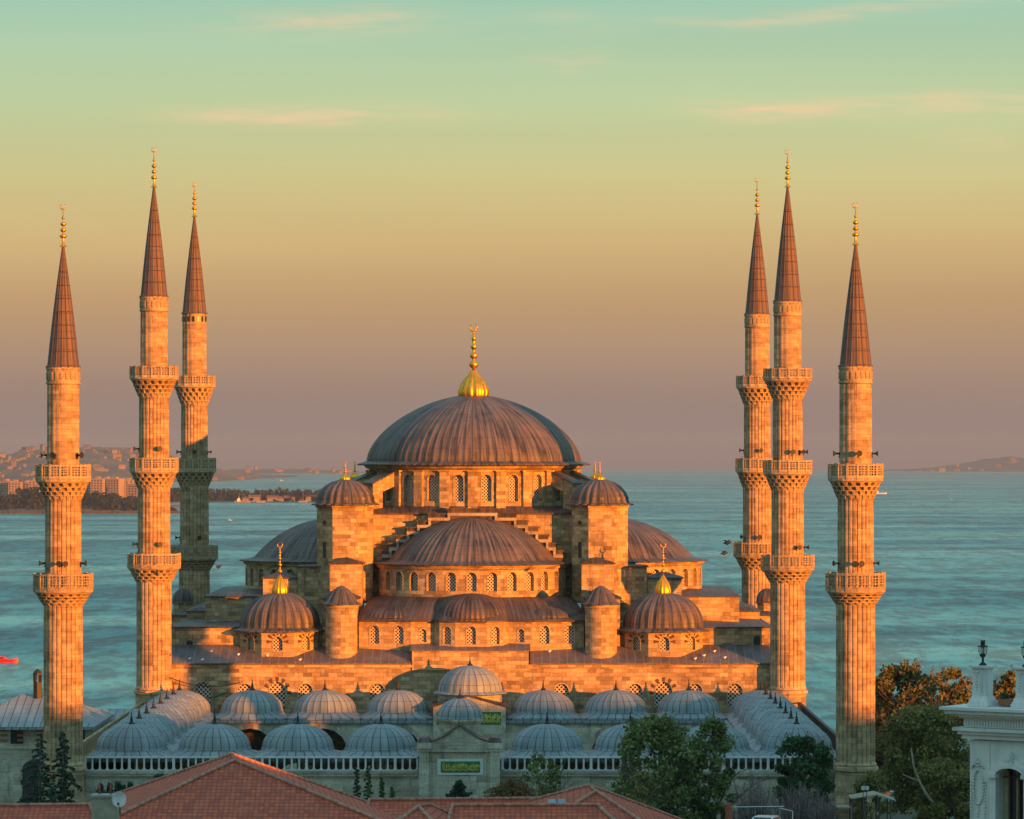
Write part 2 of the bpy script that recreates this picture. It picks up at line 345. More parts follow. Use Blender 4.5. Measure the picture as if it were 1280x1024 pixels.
# wall with arched openings; M(u, z, d) maps wall coordinates to space, d = depth behind the face
def arch_pts(op, n=8):
    uc, w, zs, zp, kind = op; h = w / 2
    out = []
    for i in range(n + 1):
        t = pi * i / n
        u = uc - h * cos(t)
        if kind == 'p': z = zp + w * .62 * (max(0.0, sin(t)) ** .85)
        elif kind == 'c': z = zp
        elif kind == 'f': z = zp + w * .27 * sin(t)
        else: z = zp + h * sin(t)
        out.append((u, z))
    return out
def archwall(b, M, u0, u1, z0, z1, ops, depth=.5, du=2.0):
    def strip(a, c, za, zb):
        n = max(1, int(math.ceil((c - a) / du)))
        for i in range(n):
            p, q_ = a + (c - a) * i / n, a + (c - a) * (i + 1) / n
            b.face([M(p, za, 0), M(q_, za, 0), M(q_, zb, 0), M(p, zb, 0)], [(p, za), (q_, za), (q_, zb), (p, zb)])
    cur = u0
    for op in sorted(ops):
        uc, w, zs, zp, kind = op; a, c = uc - w / 2, uc + w / 2
        if a > cur + 1e-4: strip(cur, a, z0, z1)
        if zs > z0 + 1e-3: strip(a, c, z0, zs)
        ap = arch_pts(op)
        for (p, zz), (q_, z2) in zip(ap, ap[1:]):
            b.face([M(p, zz, 0), M(q_, z2, 0), M(q_, z1, 0), M(p, z1, 0)], [(p, zz), (q_, z2), (q_, z1), (p, z1)])
            b.face([M(p, zz, depth), M(q_, z2, depth), M(q_, z2, 0), M(p, zz, 0)], [(0, p), (0, q_), (depth, q_), (depth, p)])
        for uu_ in (a, c): b.face([M(uu_, zs, 0), M(uu_, zs, depth), M(uu_, zp, depth), M(uu_, zp, 0)], [(0, zs), (depth, zs), (depth, zp), (0, zp)])
        b.face([M(a, zs, 0), M(c, zs, 0), M(c, zs, depth), M(a, zs, depth)], [(a, 0), (c, 0), (c, depth), (a, depth)])
        cur = c
    if u1 > cur + 1e-4: strip(cur, u1, z0, z1)
def panel(b, M, op, depth):
    uc, w, zs, zp, kind = op
    pts = [(uc + w / 2, zs), (uc - w / 2, zs)] + arch_pts(op)
    pts = [pts[1]] + [pts[0]] + list(reversed(arch_pts(op)))
    b.face([M(u, z, depth) for u, z in pts], [(u - uc, z - zs) for u, z in pts])
def cyl(cx, cy, r): return lambda u, z, d: (cx + (r - d) * sin(u / r), cy - (r - d) * cos(u / r), z)
def flat(x0, y0, dx_, dy_):      # origin, unit direction along; outward normal to the right of it
    return lambda u, z, d: (x0 + dx_ * u - dy_ * d, y0 + dy_ * u + dx_ * d, z)
def window(parent, M, op, depth=.35, mat='lattice_fine', frame=True, fan=None, name='window'):
    b = B(); panel(b, M, op, depth); w_ = b.build(name, mat, parent)
    if frame:
        f = B(); ap = [(op[0] - op[1] / 2, op[2])] + arch_pts(op) + [(op[0] + op[1] / 2, op[2])]
        t = .09
        for (p, q_) in zip(ap, ap[1:]):
            def sc(a, k): 
                cz = (op[2] + op[3]) / 2 if a[1] < op[3] else op[3]
                v = Vector((a[0] - op[0], a[1] - op[3])); L = v.length or 1
                if a[1] <= op[3] + 1e-6: return (a[0] + (k if a[0] > op[0] else -k), a[1])
                return (a[0] + v.x / L * k, a[1] + v.y / L * k)
            o1, o2 = sc(p, t), sc(q_, t)
            f.face([M(*p, -.04), M(*q_, -.04), M(*o2, -.04), M(*o1, -.04)]); f.face([M(*o1, -.04), M(*o2, -.04), M(*o2, .02), M(*o1, .02)])
            f.face([M(*p, -.04), M(*q_, -.04), M(*q_, .03), M(*p, .03)])
        f.build('window_frame', 'stone_pale', w_)
    if fan:
        f = B()
        for i in range(7):
            a = pi * i / 6; r0, r1 = op[1] / 2 + .12, op[1] / 2 + fan
            k = .09
            def pt(r, da): return M(op[0] - r * cos(a + da), op[3] + r * sin(a + da) * 1.1, -.045)
            f.face([pt(r0, -.1), pt(r1, -.13), pt(r1, .13), pt(r0, .1)])
        f.build('voussoirs', 'rust_stone', w_)
    return w_
plain('rust_stone', (.10, .045, .03), .9)
def dome_prof(r, h, z, n=14, flare=0.0, fz=.0, p=2.0, r_in=.02):
    out = []
    if flare: out += [(r + flare, z - fz), (r + flare * .35, z - fz * .55)]
    for i in range(n + 1):
        t = (pi / 2) * i / n
        out.append((max(r_in, r * abs(cos(t)) ** (2 / p)), z + h * sin(t) ** (2 / p)))
    return out
def finial(parent, x, y, z0, z1, r=.5, mat='gold', name='finial', bulb=True, n=16):
    b = B(); H = z1 - z0
    if bulb:
        prof = [(r * 1.0, 0), (r * 1.05, .05), (r * .92, .13), (r * .62, .22), (r * .3, .29), (r * .16, .34)]
        pat = [-r * .05, r * .06, r * .09, r * .06]; n = 14
    else: prof = [(r * .55, 0), (r * .22, .06), (r * .16, .16), (r * .15, .2)]; pat = None
    b.lathe(x, y, [(p[0], z0 + p[1] * H) for p in prof], n, pat=pat, sm=True, uR=r)
    rr = [.36, .3, .24, .18] if bulb else [.52, .42, .42, .24]
    zs_ = [.42, .54, .66, .77] if bulb else [.24, .38, .52, .66]
    prof = [(r * .12, z0 + .3 * H)] if bulb else [(r * .15, z0 + .18 * H)]
    for a, zc in zip(rr, zs_):
        a *= r; hz = min(a * .8, .055 * H)
        prof += [(r * .1, z0 + zc * H - hz), (a * .75, z0 + zc * H - hz * .6), (a, z0 + zc * H), (a * .75, z0 + zc * H + hz * .6), (r * .1, z0 + zc * H + hz)]
    prof += [(r * .07, z0 + .85 * H), (.02, z0 + .86 * H)]
    b.lathe(x, y, prof, 10, sm=True)
    cr = r * (.22 if bulb else .38); cz = z0 + .92 * H
    cr = max(cr, .05 * H)
    b.tube([(x + cr * sin(a), y, cz - cr * cos(a)) for a in [radians(-156 + 312 * i / 12) for i in range(13)]], [max(.012, cr * .26 * cos((i - 6) / 6 * 1.3)) for i in range(13)], 5)
    b.tube([(x, y, z0 + .83 * H), (x, y, cz - cr)], r * .07, 5)
    return b.build(name, mat, parent)
# ------------------------------------------------------------------ minarets
SH = [-.085, .0, .016, .018, .016, .0]
def horn(b, x, y, z, ang, s=1.0):
    d = Vector((sin(ang), -cos(ang), 0)); p = Vector((x, y, z))
    b.tube([p, p + d * .2 * s, p + d * .35 * s, p + d * .48 * s, p + d * .58 * s], [.08 * s, .09 * s, .14 * s, .24 * s, .34 * s], 10)
    b.tube([p - d * .15 * s, p + d * .12 * s], [.13 * s, .13 * s], 8)
    b.tube([p - d * .15 * s, p - Vector((0, 0, .45 * s))], .035, 4)
def minaret(x, y, zt, zf, zs, rs, levels, radii, zring, zbase, label, horns, band=None, square=False):
    """zt tip, zf finial foot, zs spire foot, levels: (parapet top, parapet foot, corbel foot, radius) from the top, radii: shaft radii from the top"""
    t = thing('minaret', (x, y, 0), label, 'minaret', 'minarets round the mosque and its courtyard', local=True)
    tops = [zs] + [l[1] for l in levels]; bots = [l[2] for l in levels] + [zring]
    b = B()
    for i, (a, c) in enumerate(zip(tops, bots)):
        r = radii[i]
        dr = .05
        prof = [(r * 1.01 + .02, c), (r * 1.01 + .02, c + .25), (r, c + .35), (r * .985, a - .5), (r * .985, a)]
        b.lathe(0, 0, prof, 24 if i else 16, pat=SH if i else [-.02, .0, .02], uR=r)
        # blind arches closing the reeds under each balcony
        if i:
            b.lathe(0, 0, [(r + .07, a - .02 - (0)), (r + .07, a - .0)], 20)
        b.lathe(0, 0, [(r + .02, c - .02), (r + .13, c + .04), (r + .13, c + .18), (r + .02, c + .26)], 24)
    b.build('shaft', 'shaft_stone', t)
    r = radii[-1]
    b = B(); b.lathe(0, 0, [(r + .03, zring), (r + .28, zring - .08), (r + .28, zring - .38), (r + .1, zring - .5), (r + .12, zring - 2.5), (r + .45, zring - 3.3), (r + .5, zbase)], 16, uR=r)
    b.build('base', 'shaft_stone', t)
    if band:
        b = B()
        for k in range(16):
            a = 2 * pi * k / 16; b.obox((0, 0, 0), (cos(a), sin(a), 0), (sin(a), -cos(a), 0), (0, 0, 1), .13, .01, 0, 0) if False else None
            o = Vector((sin(a), -cos(a), 0)) * (radii[0] * .985 + .02)
            b.obox(o, (cos(a), sin(a), 0), (sin(a), -cos(a), 0), (0, 0, 1), .13, .035, zs - .95, zs - .35)
        b.build('window_band', band, t)
    else:
        b = B(); r0 = radii[0]
        b.lathe(0, 0, [(r0 + .01, zs - 1.5), (r0 + .1, zs - 1.42), (r0 + .1, zs - 1.3), (r0 + .03, zs - 1.25), (r0 + .03, zs - .3), (r0 + .1, zs - .2), (r0 + .1, zs - .02)], 32, uR=r0)
        for k in range(20):
            a = 2 * pi * k / 20; o = Vector((sin(a), -cos(a), 0)) * (r0 + .03)
            b.obox(o, (cos(a), sin(a), 0), (sin(a), -cos(a), 0), (0, 0, 1), .1, .05, zs - 1.1, zs - .45)
        b.build('carved_band', 'carved', t)
    for (pt, pb, cb, rp), rsft in zip(levels, radii[1:]):
        fl = B(); n = 16
        # balcony floor and corbels in rising tiers of brackets
        fl.lathe(0, 0, [(rsft * .9, pb + .02), (rp * .99, pb + .02), (rp * 1.02, pb - .05), (rp * 1.02, pb - .22), (rp * .93, pb - .3), (rsft * 1.02 + (rp - rsft) * .25, pb - .42), (rsft * 1.0, cb + .1)], 32)
        H = pb - .3 - cb; nt_ = 4
        for k in range(nt_):
            f0, f1 = k / nt_, (k + 1) / nt_
            z0, z1 = cb + H * f0, cb + H * f1
            ri = rsft * .96 + (rp * .90 - rsft) * (f0 ** .9); ro = rsft + (rp * .96 - rsft) * ((f0 + f1) / 2 + .5 / nt_) ** .85
            nb = 18; off = (k % 2) * .5
            for j in range(nb):
                a = 2 * pi * (j + off) / nb; e = Vector((sin(a), -cos(a), 0)); h = Vector((cos(a), sin(a), 0))
                w = 2 * pi * ro / nb * (.19 if k < 2 else .28)
                lo = e * (ri * .9); 
                pts = [lo - h * w * .35, lo + h * w * .35]
                zv = lambda p, z: (p.x, p.y, z)
                A = [zv(e * (ri * .86) - h * w, z0), zv(e * (ri * 1.02) - h * w * .15, z0 - H * .06), zv(e * (ri * 1.02) + h * w * .15, z0 - H * .06), zv(e * (ri * .86) + h * w, z0)]
                Tt = [zv(e * (ri * .86) - h * w, z1), zv(e * ro - h * w, z1), zv(e * ro + h * w, z1), zv(e * (ri * .86) + h * w, z1)]
                fl.hexa([A[1], A[2], A[3], A[0], Tt[1], Tt[2], Tt[3], Tt[0]])
            fl.lathe(0, 0, [(ro * .97, z1 - .03), (ro * 1.0, z1 - .03), (ro * 1.0, z1 + .03), (ro * .97, z1 + .03)], 24)
        bal = fl.build('balcony', 'carved', t)
        b = B()
        hh = pt - pb
        ap = rp * cos(pi / n)
        for j in range(n):
            a = 2 * pi * (j + .5) / n; e = Vector((sin(a), -cos(a), 0)); h = Vector((cos(a), sin(a), 0)); hw = rp * sin(pi / n)
            up = (0, 0, 1)
            c = e * ap
            b.obox(c, h, e, up, hw, .07, pb, pb + .2 * hh); b.obox(c, h, e, up, hw, .08, pt - .13 * hh, pt)
            nx = 3
            for i in range(nx + 1):
                u = -hw + 2 * hw * i / nx
                b.obox(c + h * u, h, e, up, .035 if 0 < i < nx else .07, .045, pb + .2 * hh, pt - .13 * hh)
            for i in range(1, 4):
                zc = pb + .2 * hh + (.67 * hh) * i / 4
                b.obox(c, h, e, up, hw, .035, zc - .035, zc + .035)
            a2 = 2 * pi * j / n; e2 = Vector((sin(a2), -cos(a2), 0))
            b.obox(e2 * rp, (cos(a2), sin(a2), 0), e2, up, .085, .085, pb - .1, pt + .05)
        b.build('parapet', 'carved', bal)
    # spire
    b = B(); Hs = zf - zs
    prof = [(rs + .16, zs - .05), (rs + .16, zs + .06), (rs + .02, zs + .16)] + [(rs * (1 - f) * (1 + .07 * sin(pi * f)) + .10 * f, zs + .16 + (Hs - .16) * f) for f in [i / 9 for i in range(1, 10)]]
    b.lathe(0, 0, prof, 16, pat=[.04, 0, 0, 0], uR=rs)
    for i in range(1, 8):
        f = i / 9; rr = rs * (1 - f) * (1 + .07 * sin(pi * f)) + .10 * f + .02; z = zs + .16 + (Hs - .16) * f
        b.lathe(0, 0, [(rr, z - .04), (rr + .035, z), (rr - .01, z + .05)], 16)
    sp_ = b.build('spire', 'spire_lead', t)
    finial(sp_, 0, 0, zf - .1, zt, .62, bulb=False)
    b = B()
    for (a, z, s_) in horns:
        i = 0
        while i < len(levels) and z < levels[i][1]: i += 1
        rr = radii[i] if i < len(radii) else radii[-1]
        hb = B(); horn(hb, (rr + .08) * sin(a), -(rr + .08) * cos(a), z, a, s_ * .78); hb.build('loudspeaker', 'horn_grey', t)
    return t
def lv(Y, rows): return [(wz_(a, Y), wz_(b_, Y), wz_(c, Y), r) for a, b_, c, r in rows]
YM = 407.0
hall = [(458, 472, 497, 2.36), (572.5, 588, 611, 2.38), (692, 708, 728, 2.60)]
hl = lv(YM, hall); zr = wz_(862, YM); hr = [1.36, 1.49, 1.61, 1.74]
YF = 457.5
def hornset(z1, z2): return [(radians(-90), z1, 1.0), (radians(-12), z1, 1.0), (radians(88), z1, 1.0), (radians(-85), z2, 1.0), (radians(15), z2, 1.0)]
minaret(wx(192.5, YM), YM, wz_(183, YM), wz_(233, YM), wz_(371, YM), 1.28, hl, hr, zr, 0, 'sunlit three-balcony minaret standing at the left end of the hall front wall', [(radians(-80), wz_(561, YM), 1), (radians(22), wz_(561, YM), 1), (radians(-80), wz_(680, YM), 1), (radians(22), wz_(680, YM), 1)])
minaret(wx(984.5, YM), YM, wz_(186, YM), wz_(233, YM), wz_(377, YM), 1.28, lv(YM, [(461, 474, 499, 2.36), (575.5, 590, 613, 2.38), (694, 710, 729, 2.60)]), hr, zr, 0, 'tall sunlit minaret at the right end of the hall wall, overlapping a farther one', [(radians(12), wz_(565, YM), 1), (radians(48), wz_(565, YM), 1), (radians(88), wz_(565, YM), 1), (radians(30), wz_(684, YM), 1), (radians(80), wz_(684, YM), 1)], band='band_blue' if False else None)
minaret(wx(243, YF), YF, wz_(227, YF), wz_(270, YF), wz_(392, YF), 1.28, lv(YF, [(470, 482, 506, 2.3), (573, 588, 608, 2.36), (682, 697, 713, 2.58)]), hr, wz_(830, YF), 0, 'minaret with its lower half in blue grey shade, right of the sunlit left ones', [(radians(-85), wz_(565, YF), 1), (radians(5), wz_(565, YF), .9), (radians(85), wz_(565, YF), .8), (radians(-80), wz_(672, YF), 1), (radians(20), wz_(672, YF), 1)], band='glass_dark')
minaret(wx(946.5, YF), YF, wz_(221, YF), wz_(267, YF), wz_(393, YF), 1.28, lv(YF, [(470, 483, 506, 2.3), (573, 588, 610, 2.36), (678, 694, 712, 2.58)]), hr, wz_(830, YF), 0, 'farther of the two overlapping minarets on the right, half hidden behind the taller one', [(radians(-85), wz_(563, YF), 1), (radians(10), wz_(563, YF), .9), (radians(-60), wz_(671, YF), 1), (radians(5), wz_(671, YF), 1)])
YN = 347.0
cr_ = [1.37, 1.53, 1.66]
minaret(wx(79, YN), YN, wz_(254, YN), wz_(307, YN), wz_(459, YN), 1.30, lv(YN, [(581, 599, 625, 2.28), (717, 737, 757, 2.48)]), cr_, wz_(957, YN), 0, 'shorter two-balcony minaret at the far left, behind the dark cedar trees', [(radians(-80), wz_(569, YN), 1), (radians(-22), wz_(569, YN), 1), (radians(60), wz_(569, YN), 1.1), (radians(-75), wz_(704, YN), 1), (radians(-5), wz_(704, YN), .9), (radians(12), wz_(704, YN), .9), (radians(75), wz_(704, YN), 1)])
minaret(wx(1069.5, YN), YN, wz_(252, YN), wz_(305, YN), wz_(458, YN), 1.30, lv(YN, [(580, 598, 624, 2.28), (716, 737, 756, 2.48)]), cr_, wz_(957, YN), 0, 'shorter two-balcony minaret at the far right beside the autumn trees, with a broad brown spire', [(radians(-85), wz_(567, YN), 1), (radians(5), wz_(567, YN), 1), (radians(80), wz_(567, YN), 1), (radians(-70), wz_(704, YN), 1), (radians(-5), wz_(704, YN), .9), (radians(10), wz_(704, YN), 1), (radians(80), wz_(704, YN), .9)])
# ------------------------------------------------------------------ the mosque
mq = thing('mosque', (0, 0, 0), 'great stone mosque with cascading lead domes and gilded finials, lit orange', 'mosque')
def hexring(cx, cy, r, n, ph=0): return [(cx + r * sin(2 * pi * (i + ph) / n), cy - r * cos(2 * pi * (i + ph) / n)) for i in range(n)]
# main drum
zfl = wz_(581, 421.7); zdb = 28.5; ztop = wz_(493, YC)
MD = cyl(XC, YC, 11.1)
ops = [((i + .5) * radians(15) * 11.1, 1.02, 28.95, 31.2, 'r') for i in range(-12, 12)]
b = B(); archwall(b, MD, -pi * 11.1, pi * 11.1, zdb - .6, zfl + .1, ops, .55, .8)
for i in range(24):
    a = radians(15) * i; e = Vector((sin(a), -cos(a), 0)); b.obox(Vector((XC, YC, 0)) + e * 11.2, (cos(a), sin(a), 0), e, (0, 0, 1), .5, .22, zdb - .5, zfl - .75)
    b.obox(Vector((XC, YC, 0)) + e * 11.2, (cos(a), sin(a), 0), e, (0, 0, 1), .6, .3, zfl - .75, zfl - .6)
b.lathe(XC, YC, [(11.1, zfl - .55), (11.45, zfl - .4), (11.7, zfl - .12), (11.7, zfl)], 96)
drum = b.build('main_drum', 'stone', mq)
for i, op in enumerate(ops):
    if abs(op[0]) < 11.1 * radians(115): window(drum, MD, op, .45)
b = B(); b.lathe(XC, YC, [(12.3, zfl - .1), (12.35, zfl + .03), (12.2, zfl + .1)] + dome_prof(11.35, ztop - zfl - .35, zfl + .35, 26, p=1.68)[0:], 84, pat=[.075, 0, -.01], uR=11.3)
md = b.build('main_dome', 'lead', mq)
finial(md, XC, YC, ztop - .15, wz_(402, YC), 1.5, n=24)
# buttresses
for s_ in (-1, 1):
    for aa in (50, 68, 112, 130):
        a = radians(aa) * s_; e = Vector((sin(a), -cos(a), 0)); h = Vector((cos(a), sin(a), 0)); o = Vector((XC, YC, 0)); w = .75
        b = B()
        # pier with a flying arch back to the drum
        b.hexa([tuple(o + e * r + h * q_ + Vector((0, 0, z))) for z, z2 in ((27.6, 0),) for (r, q_) in ((12.9, -w), (14.2, -w), (14.2, w), (12.9, w))] + [tuple(o + e * r + h * q_ + Vector((0, 0, z))) for (r, q_, z) in ((12.9, -w, 31.4), (14.2, -w, 30.7), (14.2, w, 30.7), (12.9, w, 31.4))])
        b.hexa([tuple(o + e * r + h * q_ + Vector((0, 0, z))) for (r, q_, z) in ((11.0, -w, 30.6), (12.95, -w, 29.9), (12.95, w, 29.9), (11.0, w, 30.6), (11.0, -w, 32.0), (12.95, -w, 31.38), (12.95, w, 31.38), (11.0, w, 32.0))])
        bu = b.build('buttress', 'stone', mq)
        b = B(); b.hexa([tuple(o + e * r + h * q_ + Vector((0, 0, z))) for (r, q_, z) in ((11.0, -w - .12, 32.02), (14.35, -w - .12, 30.72), (14.35, w + .12, 30.72), (11.0, w + .12, 32.02), (11.0, -w - .12, 32.17), (14.35, -w - .12, 30.87), (14.35, w + .12, 30.87), (11.0, w + .12, 32.17))])
        b.build('coping', 'lead', bu)
# central cube
HX, HY = 14.2, 11.4
zc = 27.6
b = B()
b.box(XC - HX, XC + HX, YC - HY, YC + HY, 19, zc)
b.build('central_block', 'stone', mq)
b = B(); z2 = 28.45
b.prism([(XC - HX - .3, YC - HY - .2), (XC + HX + .3, YC - HY - .2), (XC + HX + .3, YC + HY + .3), (XC - HX - .3, YC + HY + .3)], zc, zc + .18)
ring = []
for i in range(48):
    a = 2 * pi * i / 48
    x, y = sin(a), -cos(a); k = min((HX + .25) / max(abs(x), 1e-6), (HY + .2) / max(abs(y), 1e-6)); ring.append(((XC + x * k, YC + y * k, zc + .19), (XC + x * 11.2, YC + y * 11.2, z2)))
for i in range(48):
    a, c = ring[i], ring[(i + 1) % 48]; b.face([a[0], c[0], c[1], a[1]])
b.build('block_roof', 'lead_dark', mq)
# stepped gable walls (front and sides)
yst = [(31, 641), (55, 647), (69, 656), (82, 664), (95, 674), (104, 684), (113, 693)]
for ang in (0, 90, -90):
    b = B(); tr = B(); ld = B()
    Yg = YC - HY - 1.3
    rot = Matrix.Rotation(radians(ang), 4, 'Z')
    def T(x, y, z):
        k = 1.0
        off = (HX - HY) if ang else 0
        v = rot @ Vector((x, -(HY + off) - y, z)); return (XC + v.x, YC + v.y, v.z)
    prev = 0.0
    zprev = None
    for i, (hw, yy) in enumerate(yst):
        w = hw / (F / Yg); z = wz_(yy, Yg); zl = 20.0
        for s_ in ((-1, 1) if i else (0,)):
            x0_, x1_ = (-w, w) if s_ == 0 else (sorted((s_ * prev, s_ * w)))
            b.hexa([T(x, y, zz) for zz in (zl, z + .30) for (x, y) in ((x0_, 1.3), (x1_, 1.3), (x1_, 0.0), (x0_, 0.0))])
            tr.hexa([T(x, y, zz) for zz in (z - .34, z - .02) for (x, y) in ((x0_ - .02, 1.62), (x1_ + .02, 1.62), (x1_ + .02, 1.301), (x0_ - .02, 1.301))])
            ld.hexa([T(x, y, zz) for zz in (z + .301, z + .46) for (x, y) in ((x0_ - .12, 1.5), (x1_ + .12, 1.5), (x1_ + .12, 0.0), (x0_ - .12, 0.0))])
            if i and s_:
                xe = s_ * prev; zt_ = zprev - .02
                xa, xb = sorted((xe, xe - s_ * .26)); tr.hexa([T(x, y, zz) for zz in (z - .34, zt_ - .325) for (x, y) in ((xa, 1.6), (xb, 1.6), (xb, 1.301), (xa, 1.301))])
        prev = w; zprev = z
    gw = b.build('stepped_gable', 'lead_dark', mq); tr.build('step_moulding', 'stone_pale', gw); ld.build('step_coping', 'lead_dark', gw)
# semi-domes
SD = [(0, -(HY + .1), 0), (HX + .3, 0, 90), (-(HX + .3), 0, -90)]
zsf, zsb = 22.55, 19.3
for k, (ox, oy, ang) in enumerate(SD):
    cx, cy = XC + ox, YC + oy; a0 = radians(ang - 92); a1 = radians(ang + 92)
    r = 9.75
    Mm = cyl(cx, cy, r)
    n_ = 15 if ang == 0 else 13
    step = radians(12.4)
    ops = [(radians(ang) * r + i * step * r, 1.02 if ang == 0 else .95, 19.95, 21.35, 'r') for i in range(-6, 7)]
    b = B(); archwall(b, Mm, a0 * r, a1 * r, zsb - .6, zsf - .1, ops, .5, .7)
    b.lathe(cx, cy, [(r, zsf - .45), (r + .18, zsf - .35), (r + .35, zsf - .1), (r + .35, zsf - .02)], 60, a0, a1)
    dr_ = b.build('semi_drum', 'stone', mq)
    for op in ops: 
        aa = op[0] / r
        if cos(aa) > -.35: window(dr_, Mm, op, .42)
    zt_ = wz_(646, 421.5) if ang == 0 else wz_(648, YC) + .1
    b = B(); rb_, hb_ = 8.75, zt_ - zsf - .42; Rc = (rb_ * rb_ + hb_ * hb_) / (2 * hb_)
    prof = [(r + .62, zsf - .02), (r + .65, zsf + .08), (r + .1, zsf + .16), (rb_ + .45, zsf + .26)] + [(max(.02, Rc * sin(t_)), zsf + .42 + Rc * cos(t_) - (Rc - hb_)) for t_ in [math.asin(rb_ / Rc) * (1 - i / 18) for i in range(19)]]
    b.lathe(cx, cy, prof, 37, a0, a1, pat=[.07, 0, -.015], uR=r)
    b.build('semi_dome', 'lead', mq)
# exedra tier in front
ex = [(0, 412.7, 3.75, 0), (-7.6, 414.6, 3.9, -38), (7.6, 414.6, 3.9, 38)]
zeb, zet = 13.6, wz_(776, 409.5)
b = B(); ws = []
plan = [(-11.6, 414.5), (-11.35, 410.9), (-6.1, 410.2), (-3.75, 410.6), (-3.2, 409.6), (-1.6, 408.95), (1.6, 408.95), (3.2, 409.6), (3.75, 410.6), (6.1, 410.2), (11.35, 410.9), (11.6, 414.5)]
et = thing  # (unused alias)
segw = {1: [(1.6, .95), (4.1, .95)], 3: [], 4: [], 5: [(1.6, .95)], 7: [], 9: [(1.3, .95), (3.85, .95)], 2: [(1.25, .7)], 8: [(1.25, .7)]}
segw[4] = [(.85, .85)]; segw[6] = [(.9, .85)]
winlist = []
for i in range(len(plan) - 1):
    (x0_, y0_), (x1_, y1_) = plan[i], plan[i + 1]; L = sqrt((x1_ - x0_) ** 2 + (y1_ - y0_) ** 2); ux, uy = (x1_ - x0_) / L, (y1_ - y0_) / L
    M = flat(XC + x0_, y0_, ux, uy); ops = [(u, w, 14.75 if w > .8 else 14.9, 16.1 if w > .8 else 15.9, 'r') for u, w in segw.get(i, [])]
    archwall(b, M, 0, L, zeb, zet, ops, .4)
    winlist += [(M, o) for o in ops]
ew = b.build('apse_wall', 'stone', mq)
for M, o in winlist: window(ew, M, o, .33)
b = B()
top = [(XC + (10.2) * sin(a), YC - HY - .1 - 10.2 * cos(a), 19.35) for a in [radians(-88 + 176 * i / 44) for i in range(45)]]
# lead skirt from the drum foot down to the wall head
outl = []
tot = [0]
for i in range(len(plan) - 1): tot.append(tot[-1] + sqrt((plan[i + 1][0] - plan[i][0]) ** 2 + (plan[i + 1][1] - plan[i][1]) ** 2))
for j in range(45):
    x = -11.75 + 23.5 * j / 44
    for i in range(len(plan) - 1):
        if plan[i][0] <= x <= plan[i + 1][0]:
            f = (x - plan[i][0]) / max(1e-6, plan[i + 1][0] - plan[i][0]); y = plan[i][1] + (plan[i + 1][1] - plan[i][1]) * f; break
    else: y = 411.5
    outl.append((XC + x, y - .35 if i not in (0, len(plan) - 2) else 410.9, zet + .02))
for j in range(44):
    t0, t1 = top[j], top[j + 1]
    xm0, xm1 = outl[j], outl[j + 1]
    tt0 = (XC - 9.9 + 19.8 * j / 44, YC - HY - .1 - sqrt(max(0.5, 9.9 ** 2 - (-9.9 + 19.8 * j / 44) ** 2)) , 19.35); tt1 = (XC - 9.9 + 19.8 * (j + 1) / 44, YC - HY - .1 - sqrt(max(.5, 9.9 ** 2 - (-9.9 + 19.8 * (j + 1) / 44) ** 2)), 19.35)
    u0, u1 = j * .53, (j + 1) * .53
    mid = lambda a, c, f, dz_: tuple(a[i] + (c[i] - a[i]) * f for i in range(2)) + (a[2] + (c[2] - a[2]) * f + dz_,)
    rr0 = [xm0, mid(xm0, tt0, .33, .25), mid(xm0, tt0, .66, .3), tt0]; rr1 = [xm1, mid(xm1, tt1, .33, .25), mid(xm1, tt1, .66, .3), tt1]
    for k in range(3): b.face([rr0[k], rr1[k], rr1[k + 1], rr0[k + 1]], [(u0, k), (u1, k), (u1, k + 1), (u0, k + 1)])
    b.face([xm0, xm1, (xm1[0], xm1[1], zet - .14), (xm0[0], xm0[1], zet - .14)])
    b.face([(xm1[0], xm1[1], zet - .14), (xm0[0], xm0[1], zet - .14), (xm0[0], xm0[1] + .5, zet - .14), (xm1[0], xm1[1] + .5, zet - .14)])
b.build('apse_skirt', 'lead_dark', mq)
for (ox, cy, r, ang) in ex:
    b = B(); a0, a1 = radians(ang - 95), radians(ang + 95)
    hgt_ = 2.4 if ang == 0 else 1.25
    b.lathe(XC + ox, cy, [(r + .55, zet - .02), (r + .55, zet + .12), (r + .3, zet + .2)] + dome_prof(r + .25, hgt_, zet + .25, 12), 26, a0, a1, pat=[.06, 0, -.01], uR=r)
    b.build('apse_dome', 'lead_dark', mq)
# octagonal corner turrets with onion-ribbed caps
for sx_ in (-1, 1):
    for sy in (-1, 1):
        tx, ty = XC + sx_ * 13.15, YC + sy * 12.3
        r = 3.13; zt_ = 28.6
        t = B(); t.prism(hexring(tx, ty, r, 8, .5), 18.5, zt_ - .25); t.prism(hexring(tx, ty, r + .16, 8, .5), zt_ - .25, zt_ - .02)
        tu = t.build('corner_turret', 'stone', mq)
        if sy < 0:
            b = B(); b.obox((tx - 2.06, ty - 2.06, 0), (1, -1, 0), (-1, -1, 0), (0, 0, 1), .22, .03, 23.2, 24.8); b.obox((tx - 2.1, ty - 2.1, 0), (1, -1, 0), (-1, -1, 0), (0, 0, 1), .2, .03, 26.6, 27.0); b.build('slit_window', 'glass_dark', tu)
        b = B(); b.lathe(tx, ty, [(r + .3, zt_ - .02), (r + .3, zt_ + .1), (r - .1, zt_ + .2), (r - .22, zt_ + .5), (r - .25, zt_ + .8), (r - .5, zt_ + 1.35), (r - 1.05, zt_ + 1.95), (r - 1.8, zt_ + 2.4), (r - 2.6, zt_ + 2.62), (.02, zt_ + 2.72)], 23, pat=[.11, .04, -.03, .04], uR=r)
        cp = b.build('turret_cap', 'lead', tu)
        finial(cp, tx, ty, zt_ + 2.6, wz_(576, 422), .5)
